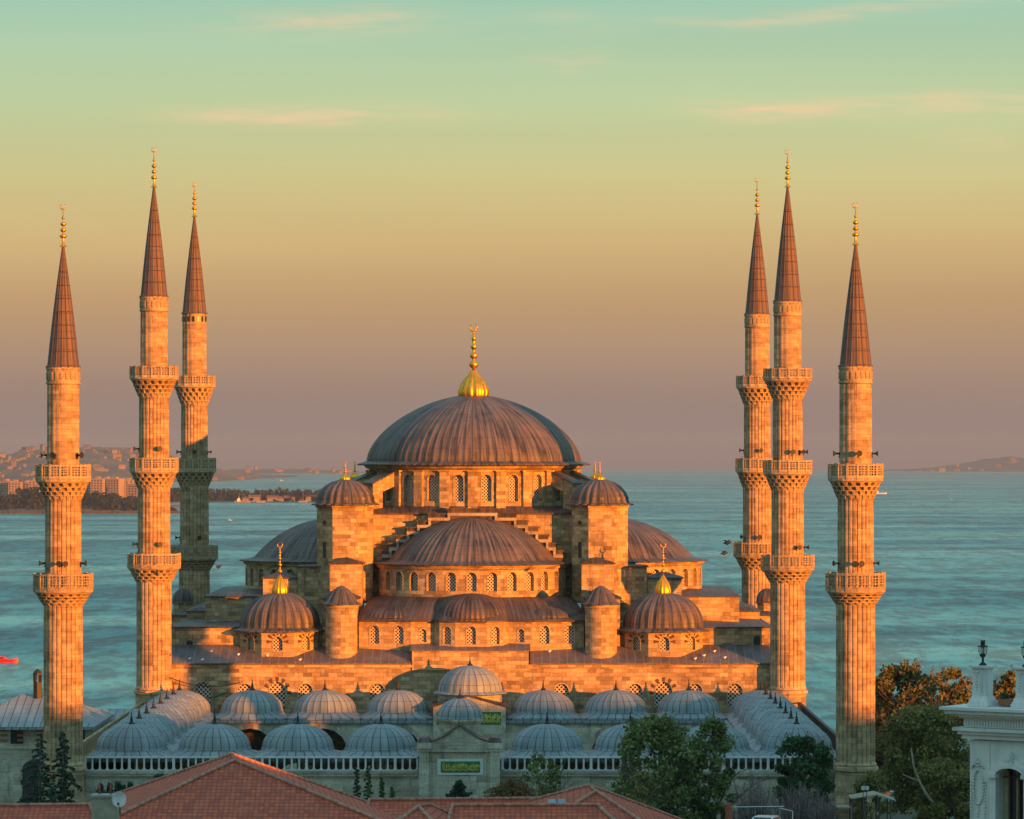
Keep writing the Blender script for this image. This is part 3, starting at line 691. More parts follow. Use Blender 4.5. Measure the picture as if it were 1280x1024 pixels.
# stepped side piers in front of the turrets
def roofed(name, x0_, x1_, y0_, y1_, z0_, z1_, ridge, mat='stone', rm='lead_dark', parent=None, ov=.18, axis='hip'):
    b = B(); b.box(XC + x0_, XC + x1_, y0_, y1_, z0_, z1_); o = b.build(name, mat, parent or mq)
    b = B(); a, c, d, e = XC + x0_ - ov, XC + x1_ + ov, y0_ - ov, y1_ + ov
    b.box(a, c, d, e, z1_, z1_ + .12)
    mx, my = (a + c) / 2, (d + e) / 2; zr_ = z1_ + .121 + ridge
    if axis == 'hip':
        hx = max(0, (c - a) / 2 - (e - d) / 2); hy = max(0, (e - d) / 2 - (c - a) / 2)
        p1, p2 = (mx - hx, my - hy, zr_), (mx + hx, my + hy, zr_)
        q_ = [(a, d, z1_ + .121), (c, d, z1_ + .121), (c, e, z1_ + .121), (a, e, z1_ + .121)]
        if hx > 0: b.face([q_[0], q_[1], p2, p1]); b.face([q_[1], q_[2], p2]); b.face([q_[2], q_[3], p1, p2]); b.face([q_[3], q_[0], p1])
        else: b.face([q_[0], q_[1], p1]); b.face([q_[1], q_[2], p2, p1]); b.face([q_[2], q_[3], p2]); b.face([q_[3], q_[0], p1, p2])
    b.build(name.split('_')[0] + '_roof', rm, o); return o
for s_ in (-1, 1):
    def sp2(a, c): return (s_ * a, s_ * c) if s_ > 0 else (s_ * c, s_ * a)
    a, c = sp2(11.2, 14.5); roofed('pier_upper', a, c, 416.0, 421.0, 12, 22.6, .55)
    a, c = sp2(11.5, 15.0); roofed('pier_lower', a, c, 411.4, 415.9, 12, 19.2, .9)
    # blocks stepping out sideways
    a, c = sp2(13.0, 18.0); roofed('corner_block', a, c, 420.2, 448, 12, 22.2, .2)
    a, c = sp2(18.05, 21.6); roofed('weight_block', a, c, 420.6, 425, 12, 21.0, .6)
    a, c = sp2(18.06, 27.5); roofed('gallery_block', a, c, 420.1, 448.4, 10, 19.1, .5)
    a, c = sp2(15.05, 30.3); roofed('aisle_block', a, c, 411.8, 455, 8, 16.3, .35)
    # round stair turret
    tx, ty = XC + s_ * 13.05, 410.0
    b = B(); b.lathe(tx, ty, [(1.66, 12.6), (1.66, 13.45), (1.6, 13.55), (1.6, 18.3), (1.72, 18.45), (1.72, 18.7)], 40, uR=1.6); rt = b.build('round_turret', 'stone', mq)
    b = B(); b.lathe(tx, ty, [(1.9, 18.7), (1.92, 18.8), (1.55, 19.05), (1.3, 19.5), (.85, 20.1), (.35, 20.5), (.02, 20.65)], 13, pat=[.09, .02, -.03, .02], uR=1.7); b.build('turret_cap', 'lead', rt)
    # corner dome on an octagonal windowed drum
    cx, cy = XC + s_ * 19.4, 412.7; r = 4.25; Rg = []
    ringp = hexring(cx, cy, r, 8, .5)
    b = B(); ops_all = []
    for i in range(8):
        p, q_ = ringp[i - 1], ringp[i]
        L = sqrt((q_[0] - p[0]) ** 2 + (q_[1] - p[1]) ** 2); M = flat(p[0], p[1], (q_[0] - p[0]) / L, (q_[1] - p[1]) / L)
        for f in (.5,):
            op = (L * f, .95, 14.15, 15.05, 'r'); ops_all.append((M, op, i)); archwall(b, M, 0, L, 12.3, 16.0, [op], .4)
    b.prism(hexring(cx, cy, r + .18, 8, .5), 15.82, 15.98)
    cd = b.build('corner_drum', 'stone', mq)
    for M, op, i in ops_all:
        if M(op[0], 15, 0)[1] < cy + 1: window(cd, M, op, .33, fan=.62)
    b = B(); b.lathe(cx, cy, [(4.75, 15.98), (4.75, 16.1), (4.2, 16.3)] + dome_prof(4.0, 3.45, 16.4, 16, p=2.15), 30, pat=[.10, .02, -.035, .02], uR=4.0)
    dm = b.build('corner_dome', 'lead', mq)
    finial(dm, cx, cy, 19.75, wz_(676, 412), .75)
    # small far turret with a blue dome
    tx, ty = XC + s_ * 32.2, 449.5
    a, c = sp2(30.31, 33.9); roofed('turret_block', a, c, 444, 454.5, 0, 16.2, .3)
    b = B(); b.prism(hexring(tx, ty, 1.15, 8, .5), 14, 17.35); b.prism(hexring(tx, ty, 1.28, 8, .5), 17.35, 17.5); st = b.build('stair_turret', 'stone', mq)
    b = B(); b.lathe(tx, ty, [(1.4, 17.5), (1.25, 17.6)] + dome_prof(1.18, 1.4, 17.62, 10), 14, pat=[.05, 0, -.02], uR=1.2); b.build('turret_cap', 'lead_dark', st)
    a, c = sp2(27.55, 30.2); roofed('buttress_block', a, c, 430, 447, 10, 17.2, .4)
# front wall of the hall
Yw = 407.6; hw = 30.4
M = flat(XC - hw, Yw, 1, 0)
wins = [254, 306, 346.5, 382, 472, 702, 794, 829.5, 869, 919]
ops = []
for x in wins:
    w = 1.75 if x in (254, 346.5, 829.5) else 1.45
    ops.append((wx(x, Yw) - (XC - hw), w, wz_(884, Yw), wz_(866, Yw), 'p'))
zw1 = 12.85
b = B(); archwall(b, M, 0, 2 * hw, 0, zw1, ops, .4, 3)
b.face([(XC + hw, Yw, 0), (XC + hw, 455, 0), (XC + hw, 455, zw1), (XC + hw, Yw, zw1)]); b.face([(XC - hw, Yw, 0), (XC - hw, 455, 0), (XC - hw, 455, zw1), (XC - hw, Yw, zw1)])
b.box(XC - hw - .1, XC + hw + .1, Yw - .12, Yw - .002, zw1 - .3, zw1 - .05)
# raised centre
xa, xb = wx(515, Yw), wx(661, Yw); zr2 = wz_(814, Yw)
b.box(xa, xb, Yw - .14, Yw + 1.6, zw1 - .6, zr2)
fw = b.build('front_wall', 'stone', mq)
for i, op in enumerate(ops): window(fw, M, op, .3, 'lattice_big', True, .55 if wins[i] in (346.5, 829.5) else None)
b = B()
for (x0_, x1_) in ((XC - hw - .25, xa - .12), (xb + .12, XC + hw + .25)):
    zb_ = zw1 + .02
    b.hexa([(x0_, Yw - .3, zb_), (x1_, Yw - .3, zb_), (x1_, 412.5, zb_), (x0_, 412.5, zb_), (x0_, Yw - .3, zb_ + .12), (x1_, Yw - .3, zb_ + .12), (x1_, 412.5, zb_ + 2.0), (x0_, 412.5, zb_ + 2.0)])
b.hexa([(xa - .15, Yw - .35, zr2 + .01), (xb + .15, Yw - .35, zr2 + .01), (xb + .15, 412.4, zr2 + .01), (xa - .15, 412.4, zr2 + .01), (xa - .15, Yw - .35, zr2 + .13), (xb + .15, Yw - .35, zr2 + .13), (xb + .15, 412.4, zr2 + .9), (xa - .15, 412.4, zr2 + .9)])
b.build('front_roof', 'lead_seamed', mq)
b = B(); b.box(XC - hw + .05, XC + hw - .05, 455, 458.5, 0, 14); b.build('rear_wall', 'stone', mq)
# small dark windows on the aisle ends
for x, y, h_ in ((237, 810, 1.5), (946, 803, 1.3)):
    M2 = flat(wx(x, 411.8) - 1, 411.76, 1, 0); b = B(); panel(b, M2, (1, .62, wz_(y, 411.8) - h_ / 2, wz_(y, 411.8) + h_ / 2 - .3, 'r'), -.01); o = b.build('window', 'glass_dark', mq)
    f = B(); zc_ = wz_(y, 411.8)
    for du in (-.42, .42): f.box(wx(x, 411.8) + du - .08, wx(x, 411.8) + du + .08, 411.66, 411.79, zc_ - h_ / 2 - .1, zc_ + h_ / 2)
    f.box(wx(x, 411.8) - .55, wx(x, 411.8) + .55, 411.64, 411.79, zc_ - h_ / 2 - .28, zc_ - h_ / 2 - .1); f.build('window_frame', 'stone_pale', o)
# ------------------------------------------------------------------ courtyard
ct = thing('courtyard_arcade', (0, 0, 0), 'arcaded courtyard roofed with rows of small lead domes in front of the mosque', 'courtyard')
p = 7.2; YA, YB = 353.0, 403.4; CHX = 32.4
zt_ = 8.1
b = B()
M = flat(XC - CHX, YA - 3.7, 1, 0)
archwall(b, M, 0, 2 * CHX, 0, 6.75, [], .3)
b.box(XC - CHX, XC + CHX, YA - 3.95, YA - 3.71, 6.28, 6.52); b.box(XC - CHX - .05, XC + CHX + .05, YA - 4.05, YA - 3.4, 6.53, 6.74)
for s_ in (-1, 1):
    x = XC + s_ * CHX; b.face([(x, YA - 3.7, 0), (x, YB + 3.6, 0), (x, YB + 3.6, 6.75), (x, YA - 3.7, 6.75)])
    xi = XC + s_ * (CHX - p); Mi = flat(xi, YA + 3.6, 0, 1) if s_ < 0 else flat(xi, YB - 3.6, 0, -1)
    archwall(b, Mi, 0, YB - YA - 7.2, 0, 7.6, [(3.6 + p * i, 5.2, 0, 4.1, 'p') for i in range(6)], .7, 4)
Mb = flat(XC - CHX + p, YB - 3.75, 1, 0)
archwall(b, Mb, 0, 7 * p, 0, 7.6, [(3.6 + p * i, 5.2, 0, 3.75, 'p') for i in range(7) if i != 3] + [(3 * p + 3.6, 4.4, 0, 4.2, 'p')], .7, 4)
Mn = flat(XC + CHX - p, YA + 3.7, -1, 0); archwall(b, Mn, 0, 7 * p, 0, 7.6, [(3.6 + p * i, 5.2, 0, 3.75, 'p') for i in range(7)], .7, 4)
cw = b.build('arcade_wall', 'court_stone', ct)
b = B()   # voussoirs of the far arches
for i in range(7):
    if i == 3: continue
    b = B()
    uc = 3.6 + p * i; ap = arch_pts((uc, 5.2, 0, 3.75, 'p'), 15)
    for j in range(15):
        (u0, z0), (u1, z1) = ap[j], ap[j + 1]; cc = (uc, 3.75)
        def ex_(u, z): v = Vector((u - cc[0], z - cc[1])); v.normalize(); return (u + v.x * .45, z + v.y * .45)
        o0, o1 = ex_(u0, z0), ex_(u1, z1)
        b.face([Mb(u0, z0, -.03), Mb(u1, z1, -.03), Mb(*o1, -.03), Mb(*o0, -.03)]); b.face([Mb(u0, z0, -.03), Mb(u1, z1, -.03), Mb(u1, z1, .02), Mb(u0, z0, .02)])
    b.build('arch_ring', 'arch_stone', cw)
b = B()
z0_, z1_ = 7.45, 7.72
b.box(XC - CHX + .02, XC + CHX - .02, YA - 3.3, YA + 3.9, z0_, z1_); b.box(XC - CHX + .02, XC + CHX - .02, YB - 4.0, YB + 3.9, z0_, z1_)
for s_ in (-1, 1): x = XC + s_ * (CHX - 3.6); b.box(x - 3.9 if s_ > 0 else x - 3.58, x + 3.58 if s_ > 0 else x + 3.9, YA + 3.92, YB - 4.02, z0_, z1_)
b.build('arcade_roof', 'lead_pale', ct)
dome_me = None
cells = [(i * p, YA) for i in (-4, -3, -2, -1, 1, 2, 3, 4)] + [(i * p, YB) for i in (-4, -3, -2, -1, 1, 2, 3, 4)] + [(s_ * 4 * p, YA + j * p) for s_ in (-1, 1) for j in range(1, 7)]
protos = []
def cell_proto(seed):
    rr = random.Random(seed)
    b = B(); k = 3.5
    # flared square skirt blending into the round dome
    n = 40; rings = []
    def sq(a, r, f):   # f = 1 square, 0 circle
        x, y = sin(a), -cos(a); kk = r / max(abs(x), abs(y)); return ((kk * f + r * (1 - f)) * x, (kk * f + r * (1 - f)) * y)
    L = [(3.58, 7.73, 1.0), (3.6, 7.95, 1.0), (3.5, 8.03, .85), (3.38, 8.12, .5), (3.22, 8.28, .2), (3.08, 8.46, .05)]
    rs_ = [[(*sq(2 * pi * (j + .5) / n, r, f), z) for j in range(n)] for r, z, f in L]
    for i in range(len(L) - 1):
        for j in range(n):
            j2 = (j + 1) % n; u0, u1 = j * .52, (j + 1) * .52
            b.face([rs_[i][j], rs_[i][j2], rs_[i + 1][j2], rs_[i + 1][j]], [(u0, i * .3), (u1, i * .3), (u1, i * .3 + .3), (u0, i * .3 + .3)])
    b.lathe(0, 0, [(r_, z_) for r_, z_ in [(3.14, 8.40), (3.1, 8.50)] + dome_prof(3.04, 2.0, 8.52, 12, p=2.05)], 26, pat=[.05, 0, 0], uR=3.0, ph=rr.random())
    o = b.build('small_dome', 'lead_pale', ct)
    b = B(); b.lathe(0, 0, [(.32, 10.42), (.30, 10.56), (.16, 10.7), (.12, 10.8), (.16, 10.88), (.07, 11.0), (.12, 11.08), (.05, 11.2), (.05, 11.45), (.01, 11.6)], 10, sm=True); b.build('dome_finial', 'black_iron', o)
    return o
pr = cell_proto(1)
for i, (ox, cy) in enumerate(cells):
    if i == 0: o = pr; o.location = (XC + ox, cy, 0); continue
    o = pr.copy(); S.collection.objects.link(o); o.parent = ct; o.location = (XC + ox, cy, 0); o.rotation_euler.z = (i % 4) * pi / 2
    c = kids(pr)[0].copy(); S.collection.objects.link(c); c.parent = o
# gate toward the viewer
gx = wx(574.5, 347)
b = B(); hwg = 3.3
Yg = 346.6
b.box(gx - hwg + .5, gx + hwg - .5, Yg + .25, Yg + 6, 0, wz_(934, Yg))
for s_ in (-1, 1):
    xo = gx + s_ * (hwg - .28); b.box(xo - .42, xo + .42, Yg - .1, Yg + 1.2, 0, 8.6); b.box(xo - .55, xo + .55, Yg - .22, Yg + 1.3, 8.6, 8.85); b.box(xo - .62, xo + .62, Yg - .3, Yg + 1.35, 8.85, 9.35)
b.box(gx - hwg + .86, gx + hwg - .86, Yg + .0, Yg + .245, 8.55, 8.8)
# frame strips of the recessed field
for s_ in (-1, 1): b.box(gx + s_ * 2.2 - .07, gx + s_ * 2.2 + .07, Yg + .15, Yg + .248, 0, 8.2)
ze = wz_(927, Yg); zp_ = wz_(907, Yg)
pts = [(-hwg + .9, ze - .35), (hwg - .9, ze - .35)] + [(u * (hwg - .9), ze + (zp_ - ze) * (1 - abs(u)) ** 1.45) for u in [1 - i / 10 for i in range(21)]]
for (y0_, y1_, off) in ((Yg + .05, Yg + .6, 0),):
    b.face([(gx + u, y0_, z) for u, z in pts])
b.box(gx - hwg + .9, gx + hwg - .9, Yg + .06, Yg + .24, ze - .9, ze - .36)
gt = b.build('gate', 'court_stone', ct)
b = B(); cv = pts[2:]
for (a, c) in zip(cv, cv[1:]): b.hexa([(gx + a[0], Yg - .1, a[1]), (gx + c[0], Yg - .1, c[1]), (gx + c[0], Yg + 3, c[1]), (gx + a[0], Yg + 3, a[1]), (gx + a[0], Yg - .1, a[1] + .1), (gx + c[0], Yg - .1, c[1] + .1), (gx + c[0], Yg + 3, c[1] + .1), (gx + a[0], Yg + 3, a[1] + .1)])
for s_ in (-1, 1):
    x = gx + s_ * (hwg - .28); b.hexa([(x - .6, Yg - .28, 9.352), (x + .6, Yg - .28, 9.352), (x + .6, Yg + 3, 9.352), (x - .6, Yg + 3, 9.352), (x - .3, Yg + .2, 9.75), (x + .3, Yg + .2, 9.75), (x + .3, Yg + 3, 9.75), (x - .3, Yg + 3, 9.75)])
b.build('gate_coping', 'lead_dark', gt)
def calligraphy(b, x0_, x1_, y_, z0_, z1_, seed):
    r_ = random.Random(seed); w = x1_ - x0_; h = z1_ - z0_; t = .022 * h ** .5
    base = z0_ + h * .22
    b.tube([(x0_ + w * (.04 + .92 * i / 40), y_, base + h * .05 * sin(i * .9) + h * .03 * sin(i * 2.3)) for i in range(41)], t * 1.3, 4)
    x = x0_ + w * .05
    while x < x1_ - w * .05:
        k = r_.random()
        if k < .5: b.tube([(x, y_, base), (x - .01, y_, z0_ + h * (.7 + .2 * r_.random()))], t, 4)
        elif k < .75: b.tube([(x + .5 * h * (i / 8), y_, base + h * (.62 * (i / 8))) for i in range(9)], t, 4)
        else: b.tube([(x + h * .18 * sin(a), y_, base + h * .22 + h * .16 * cos(a)) for a in [i * .6 for i in range(11)]], t, 4)
        if r_.random() < .5: b.tube([(x + h * .1, y_, z0_ + h * (.4 + .3 * r_.random())), (x + h * .16, y_, z0_ + h * (.45 + .3 * r_.random()))], t * 1.2, 4)
        x += w * .032
# inscription on the gate
xa_, xb_ = wx(551, Yg), wx(600, Yg); za_, zb_ = wz_(966, Yg), wz_(952, Yg)
b = B(); b.box(xa_ - .28, xb_ + .28, Yg + .17, Yg + .248, za_ - .2, zb_ + .2); fr_ = b.build('inscription_frame', 'white_stone', gt)
b = B(); b.box(xa_, xb_, Yg + .13, Yg + .168, za_, zb_); ip = b.build('inscription_panel', 'green_panel', fr_) if False else b.build('inscription_panel', 'green_panel', gt)
b = B(); calligraphy(b, xa_, xb_, Yg + .115, za_, zb_, 4); b.build('calligraphy', 'gilt', ip)
# small dome over the gate
b = B(); dcy = 350.5; dcx = wx(575, dcy)
z0_ = wz_(898, dcy)
b.prism(hexring(dcx, dcy, 1.85, 12, .5), 8.0, z0_ - .35); b.prism(hexring(dcx, dcy, 1.98, 12, .5), z0_ - .35, z0_ - .2); b.prism(hexring(dcx, dcy, 2.1, 12, .5), z0_ - .2, z0_); gd = b.build('gate_drum', 'court_stone', ct)
b = B(); b.lathe(dcx, dcy, [(2.05, z0_ + .0), (1.98, z0_ + .1)] + dome_prof(1.9, wz_(873, dcy) - z0_ - .1, z0_ + .12, 12), 16, pat=[.05, 0, -.01], uR=1.9)
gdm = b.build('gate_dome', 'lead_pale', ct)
b = B(); zz0 = wz_(873, dcy); b.lathe(dcx, dcy, [(.3, zz0 - .05), (.26, zz0 + .1), (.12, zz0 + .2), (.14, zz0 + .3), (.06, zz0 + .4), (.05, zz0 + .75), (.01, zz0 + .9)], 10, sm=True); b.build('dome_finial', 'black_iron', gdm)
# inner portal before the hall, with raised dome
Yp = 400.0; px_ = wx(587, Yp)
b = B(); hwp = 3.55
ze, zp_ = wz_(884, Yp - 1), wz_(871, Yp - 1)
b.box(px_ - hwp, px_ + hwp, Yp - 1.0, Yp + 6.5, 0, ze - .002)
b.face([(px_ - hwp, Yp - 1.0, ze), (px_ + hwp, Yp - 1, ze), (px_, Yp - 1, zp_)])
b.prism(hexring(px_, Yp + 3.2, 3.4, 8, .5), ze - .5, wz_(868, Yp + 3) - .0)
ipo = b.build('inner_portal', 'court_stone', ct)
b = B()
for s_ in (-1, 1):
    b.hexa([(px_, Yp - 1.2, zp_ + .03), (px_ + s_ * (hwp + .25), Yp - 1.2, ze - .03), (px_ + s_ * (hwp + .25), Yp + 6, ze - .03), (px_, Yp + 6, zp_ + .03), (px_, Yp - 1.2, zp_ + .16), (px_ + s_ * (hwp + .25), Yp - 1.2, ze + .1), (px_ + s_ * (hwp + .25), Yp + 6, ze + .1), (px_, Yp + 6, zp_ + .16)])
b.build('portal_roof', 'lead_dark', ipo)
zd = wz_(867, Yp + 3)
b = B(); b.lathe(px_, Yp + 3.2, [(3.65, zd), (3.6, zd + .1), (3.25, zd + .25)] + dome_prof(3.15, wz_(832, Yp + 3) - zd - .3, zd + .3, 14), 27, pat=[.06, 0, -.01], uR=3.1); pdm = b.build('portal_dome', 'lead_pale', ct)
zz0 = wz_(832, Yp + 3); b = B(); b.lathe(px_, Yp + 3.2, [(.3, zz0 - .05), (.26, zz0 + .1), (.12, zz0 + .2), (.14, zz0 + .3), (.06, zz0 + .4), (.05, zz0 + .75), (.01, zz0 + 1.0)], 10, sm=True); b.build('dome_finial', 'black_iron', pdm)
for (xl, xr) in ((601, 626), (546, 571)):
    Yq = Yp - 1.04
    b = B(); b.box(wx(xl, Yq), wx(xr, Yq), Yq, Yq + .035, wz_(906, Yq), wz_(890, Yq)); ip = b.build('inscription_panel', 'green_panel', ipo)
    b = B(); calligraphy(b, wx(xl, Yq), wx(xr, Yq), Yq - .015, wz_(906, Yq), wz_(890, Yq), xl); b.build('calligraphy', 'gilt', ip)
# balustrades
def baluster_run(p0, p1, z0_, z1_, name, step=.62, mat='white_stone'):
    p0, p1 = Vector(p0), Vector(p1); d = (p1 - p0); L = d.length; d.normalize(); nrm = Vector((-d.y, d.x, 0))
    b = B(); n = int(L / step)
    mid = (p0 + p1) / 2
    b.obox(mid, d, nrm, (0, 0, 1), L / 2, .13, z1_ - .13, z1_); b.obox(mid, d, nrm, (0, 0, 1), L / 2, .12, z0_, z0_ + .1)
    bb = B()
    for i in range(n + 1):
        c = p0 + d * (L * i / n); big = i % 6 == 0; w = .11 if big else .075
        b.obox(c, d, nrm, (0, 0, 1), w, w, z0_ + .1, z1_ - .13)
        b.obox(c, d, nrm, (0, 0, 1), w + .05, w + .04, z0_ + .1, z0_ + .22)
    return b.build(name, mat, ct)
zb0, zb1 = 6.76, 7.98
baluster_run((XC - CHX, YA - 3.95, 0), (gx - hwg - .35, YA - 3.95, 0), zb0, zb1, 'balustrade'); baluster_run((gx + hwg + .35, YA - 3.95, 0), (XC + CHX, YA - 3.95, 0), zb0, zb1, 'balustrade')
for s_ in (-1, 1):
    baluster_run((XC + s_ * (CHX + .3), YA - 3.6, 0), (XC + s_ * (CHX + .3), YB + 2, 0), 7.6, 9.2, 'side_railing', .9, 'wood_dark' if s_ > 0 else 'stone')
    b = B(); x = XC + s_ * (CHX + .45); b.box(x - .25, x + .45, YA - 3.6, YB + 3, 0, 7.58); b.build('side_wall', 'court_stone', ct)
# ------------------------------------------------------------------ land and water
def sea_z(d): return -35.0 - d * d / 1.46e7
b = B(); ds = [560, 700, 900, 1200, 1600, 2200, 3000, 4200, 5600, 7500, 10000, 13000, 17000, 21000, 25000, 29000, 33000, 37000, 41000]
na = 48; A0, A1 = radians(-62), radians(62)
for i in range(len(ds) - 1):
    for j in range(na):
        a, c = A0 + (A1 - A0) * j / na, A0 + (A1 - A0) * (j + 1) / na
        b.face([(d * sin(t), d * cos(t), sea_z(d)) for d, t in ((ds[i], a), (ds[i], c), (ds[i + 1], c), (ds[i + 1], a))])
tag(b.build('water', 'sea'), kind='structure')
b = B(); xs = [-2600, -1500, -800, -400, -200, -100, 0, 100, 200, 400, 800, 1500, 2600]
def gz(x, y):
    if y < 462: return 0.0 
    return max(-42.0, -(y - 462) * .115)
ys = [-900, -400, -100, 100, 250, 340, 400, 462, 520, 600, 700, 800, 840]
for i in range(len(xs) - 1):
    for j in range(len(ys) - 1):
        q_ = [(xs[i], ys[j]), (xs[i + 1], ys[j]), (xs[i + 1], ys[j + 1]), (xs[i], ys[j + 1])]; b.face([(x, y, gz(x, y) - .02) for x, y in q_])
tag(b.build('ground', 'ground'), kind='structure')
b = B(); b.box(XC - 26, XC + 26, 357, 399, -.01, .0); 
b = B(); b.face([(-120, 300, .01), (120, 300, .01), (120, 344, .01), (-120, 344, .01)]); tag(b.build('pavement', 'asphalt'), kind='structure')
# far hills: silhouettes given as ridge heights at their true distance, with depth
def ridge(name, pts, d, depth, mat, base_extra=0, n=60, seed=1, rough=1.0):
    r_ = random.Random(seed); b = B(); rows = 8
    xs_ = [pts[0][0] + (pts[-1][0] - pts[0][0]) * i / n for i in range(n + 1)]
    def top(x):
        for (a, ya), (c, yc) in zip(pts, pts[1:]):
            if a <= x <= c: return ya + (yc - ya) * (x - a) / (c - a)
        return pts[-1][1]
    grid = []
    for x in xs_:
        H = wz_(top(x), d); s0 = sea_z(d) - 1; col = []
        for k in range(rows + 1):
            f = k / rows; dd = d - depth * (1 - f)
            z = s0 + (H - s0) * (sin(f * pi / 2) ** 1.0) + (r_.uniform(-1, 1) * rough * (.5 if k < rows else 1.0) if 0 < k else 0)
            col.append((wx(x, d), dd, z))
        for k in range(1, 4):
            f = k / 3; col.append((wx(x, d), d + depth * f, H + (s0 - H) * f))
        grid.append(col)
    for i in range(n):
        for k in range(len(grid[0]) - 1): b.face([grid[i][k], grid[i + 1][k], grid[i + 1][k + 1], grid[i][k + 1]], sm=True)
    o = b.build(name, mat); tag(o, kind='structure'); return grid
gA = ridge('hills', [(-60, 583), (0, 572), (30, 567), (60, 562), (100, 560), (140, 559), (172, 562), (215, 570), (245, 580), (275, 588), (300, 594), (330, 599)], 12500, 2200, 'hill_land', n=80, seed=3, rough=4)
gB = ridge('hills', [(1085, 592), (1110, 588.5), (1150, 587), (1175, 585), (1200, 580), (1228, 575), (1255, 571), (1268, 571.5), (1285, 574), (1340, 580), (1400, 592)], 24000, 2500, 'hill_land', n=60, seed=5, rough=5)
gC = ridge('hills', [(240, 594), (270, 589), (300, 587), (340, 586), (380, 587), (440, 589), (500, 593)], 19000, 1500, 'hill_land', n=40, seed=6, rough=4)
gD = ridge('headland', [(-80, 628), (0, 627), (60, 624), (112, 622), (160, 625), (190, 633), (212, 641), (226, 646.5)], 5000, 260, 'hill_land', n=60, seed=7, rough=1.5)
gE = ridge('headland', [(196, 628), (230, 624.5), (300, 624), (380, 624), (470, 625), (520, 629)], 6000, 150, 'hill_land', n=50, seed=8, rough=.7)
# far woods: clumps of leaf faces standing on the headlands
def leafquad(b, c, s, r_):
    n = Vector((r_.gauss(0, 1), r_.gauss(0, 1), r_.gauss(0, 1) + .3)); n.normalize()
    u = n.orthogonal().normalized(); w = n.cross(u); a = r_.random() * pi; u, w = u * cos(a) + w * sin(a), w * cos(a) - u * sin(a)
    c = Vector(c); k = r_.uniform(.45, .8)
    b.face([c - u * s, c - w * s * k, c + u * s, c + w * s * k])
def wood(name, pts, d, dy_, n, size, seed, hw_):
    r_ = random.Random(seed); b = B()
    # crowns of various size stand side by side
    for i in range(n):
        f = r_.random(); xx = pts[0][0] + (pts[-1][0] - pts[0][0]) * f
        for (a, ta, ba), (c, tc_, bc) in zip(pts, pts[1:]):
            if a <= xx <= c: t_ = (xx - a) / (c - a); tp, bo = ta + (tc_ - ta) * t_, ba + (bc - ba) * t_; break
        dd = d + r_.uniform(-dy_, dy_); zt = wz_(tp, d); zb = wz_(bo, d)
        ztop_ = zb + (zt - zb) * r_.uniform(.35, 1.05); cr = r_.uniform(3.5, 7.5)
        for k in range(34):
            v = Vector((r_.gauss(0, 1), r_.gauss(0, 1), r_.gauss(0, 1))).normalized() * r_.uniform(.6, 1.0)
            leafquad(b, (wx(xx, d) + v.x * cr, dd + v.y * cr, ztop_ - cr + v.z * cr * .95), size * r_.uniform(.6, 1.2), r_)
        zz = ztop_ - cr * 1.6
        while zz > zb:
            leafquad(b, (wx(xx, d) + r_.gauss(0, cr * .5), dd + r_.gauss(0, 2), zz), size * 1.3, r_); zz -= 1.7
    return tag(b.build(name, 'wood_far'), 'dark mass of trees on the headland', 'wood', kind='stuff')
wood('woodland', [(-60, 618, 643), (0, 620, 643), (20, 612, 643), (40, 608, 643), (60, 606, 643), (100, 612, 643), (140, 617, 643), (170, 622, 643), (200, 629, 643), (222, 640, 646)], 4850, 60, 520, 2.2, 11, 0)
w2 = wood('woodland', [(200, 612, 627), (225, 609, 627), (262, 611, 627), (285, 610, 627), (320, 613, 627), (345, 609, 627), (370, 612, 627), (400, 611, 627), (440, 612, 627), (505, 620, 628)], 5950, 50, 380, 2.4, 12, 0)
w2['label'] = 'low line of dark trees on the distant spit behind the marina'
wood('woodland', [(-60, 601, 618), (0, 600, 618), (45, 602, 618), (90, 606, 618)], 5300, 60, 140, 2.4, 13, 0)['label'] = 'dark trees on the rise behind the headland apartment blocks at the far left'
# shore strips
b = B(); 
for i in range(40):
    x0_, x1_ = -60 + 288 * i / 40, -60 + 288 * (i + 1) / 40; d = 4735
    b.box(wx(x0_, d), wx(x1_, d), d - 6 + 2 * sin(i), d + 30, sea_z(d) - 2, sea_z(d) + 2.6 + .3 * sin(i * 2.1))
tag(b.build('shore', 'wood_dark'), kind='structure')
# apartment blocks and houses across the water
PANE = {}
def pane(t, x, y, z, w=1.1, h=1.5):
    if w not in PANE: f = B(); f.box(-w / 2, w / 2, -.06, .05, 0, h); PANE[w] = f.build('window', 'glass_dark', t); o = PANE[w]
    else: o = PANE[w].copy(); S.collection.objects.link(o); o.parent = t
    o.location = (x, y, z); return o
def block_proto(w, dp, h, fl):
    t = thing('apartment_block', (0, 0, 0), local=True); b = B(); b.box(-w / 2, w / 2, -dp / 2, dp / 2, -14, h); b.box(-w / 2 - .4, w / 2 + .4, -dp / 2 - .4, dp / 2 + .4, h + .003, h + .8); b.box(-w * .15, w * .15, -dp / 4, dp / 4, h + .803, h + 3.2); b.build('wall', 'block_wall', t)
    for k in range(fl):
        z = 1.3 + k * (h - 1) / fl
        n_ = int(w / 4)
        for i in range(n_): pane(t, -w / 2 + w * (i + .5) / n_, -dp / 2, z, 1.9)
    return t
bl = [(123, 599, 16, 26, 8), (134, 599, 13, 24, 8), (118, 603, 20, 22, 7), (145, 599.5, 16, 25, 8), (153, 601, 18, 24, 8), (161, 600.5, 15, 26, 8), (171, 606, 18, 20, 6), (140, 606, 24, 18, 5), (158, 607, 26, 18, 5), (44, 601, 14, 20, 6), (33, 604, 16, 18, 6), (8, 602, 18, 14, 4), (20, 603, 16, 14, 4), (52, 605, 14, 14, 4), (-8, 603, 18, 14, 4)]
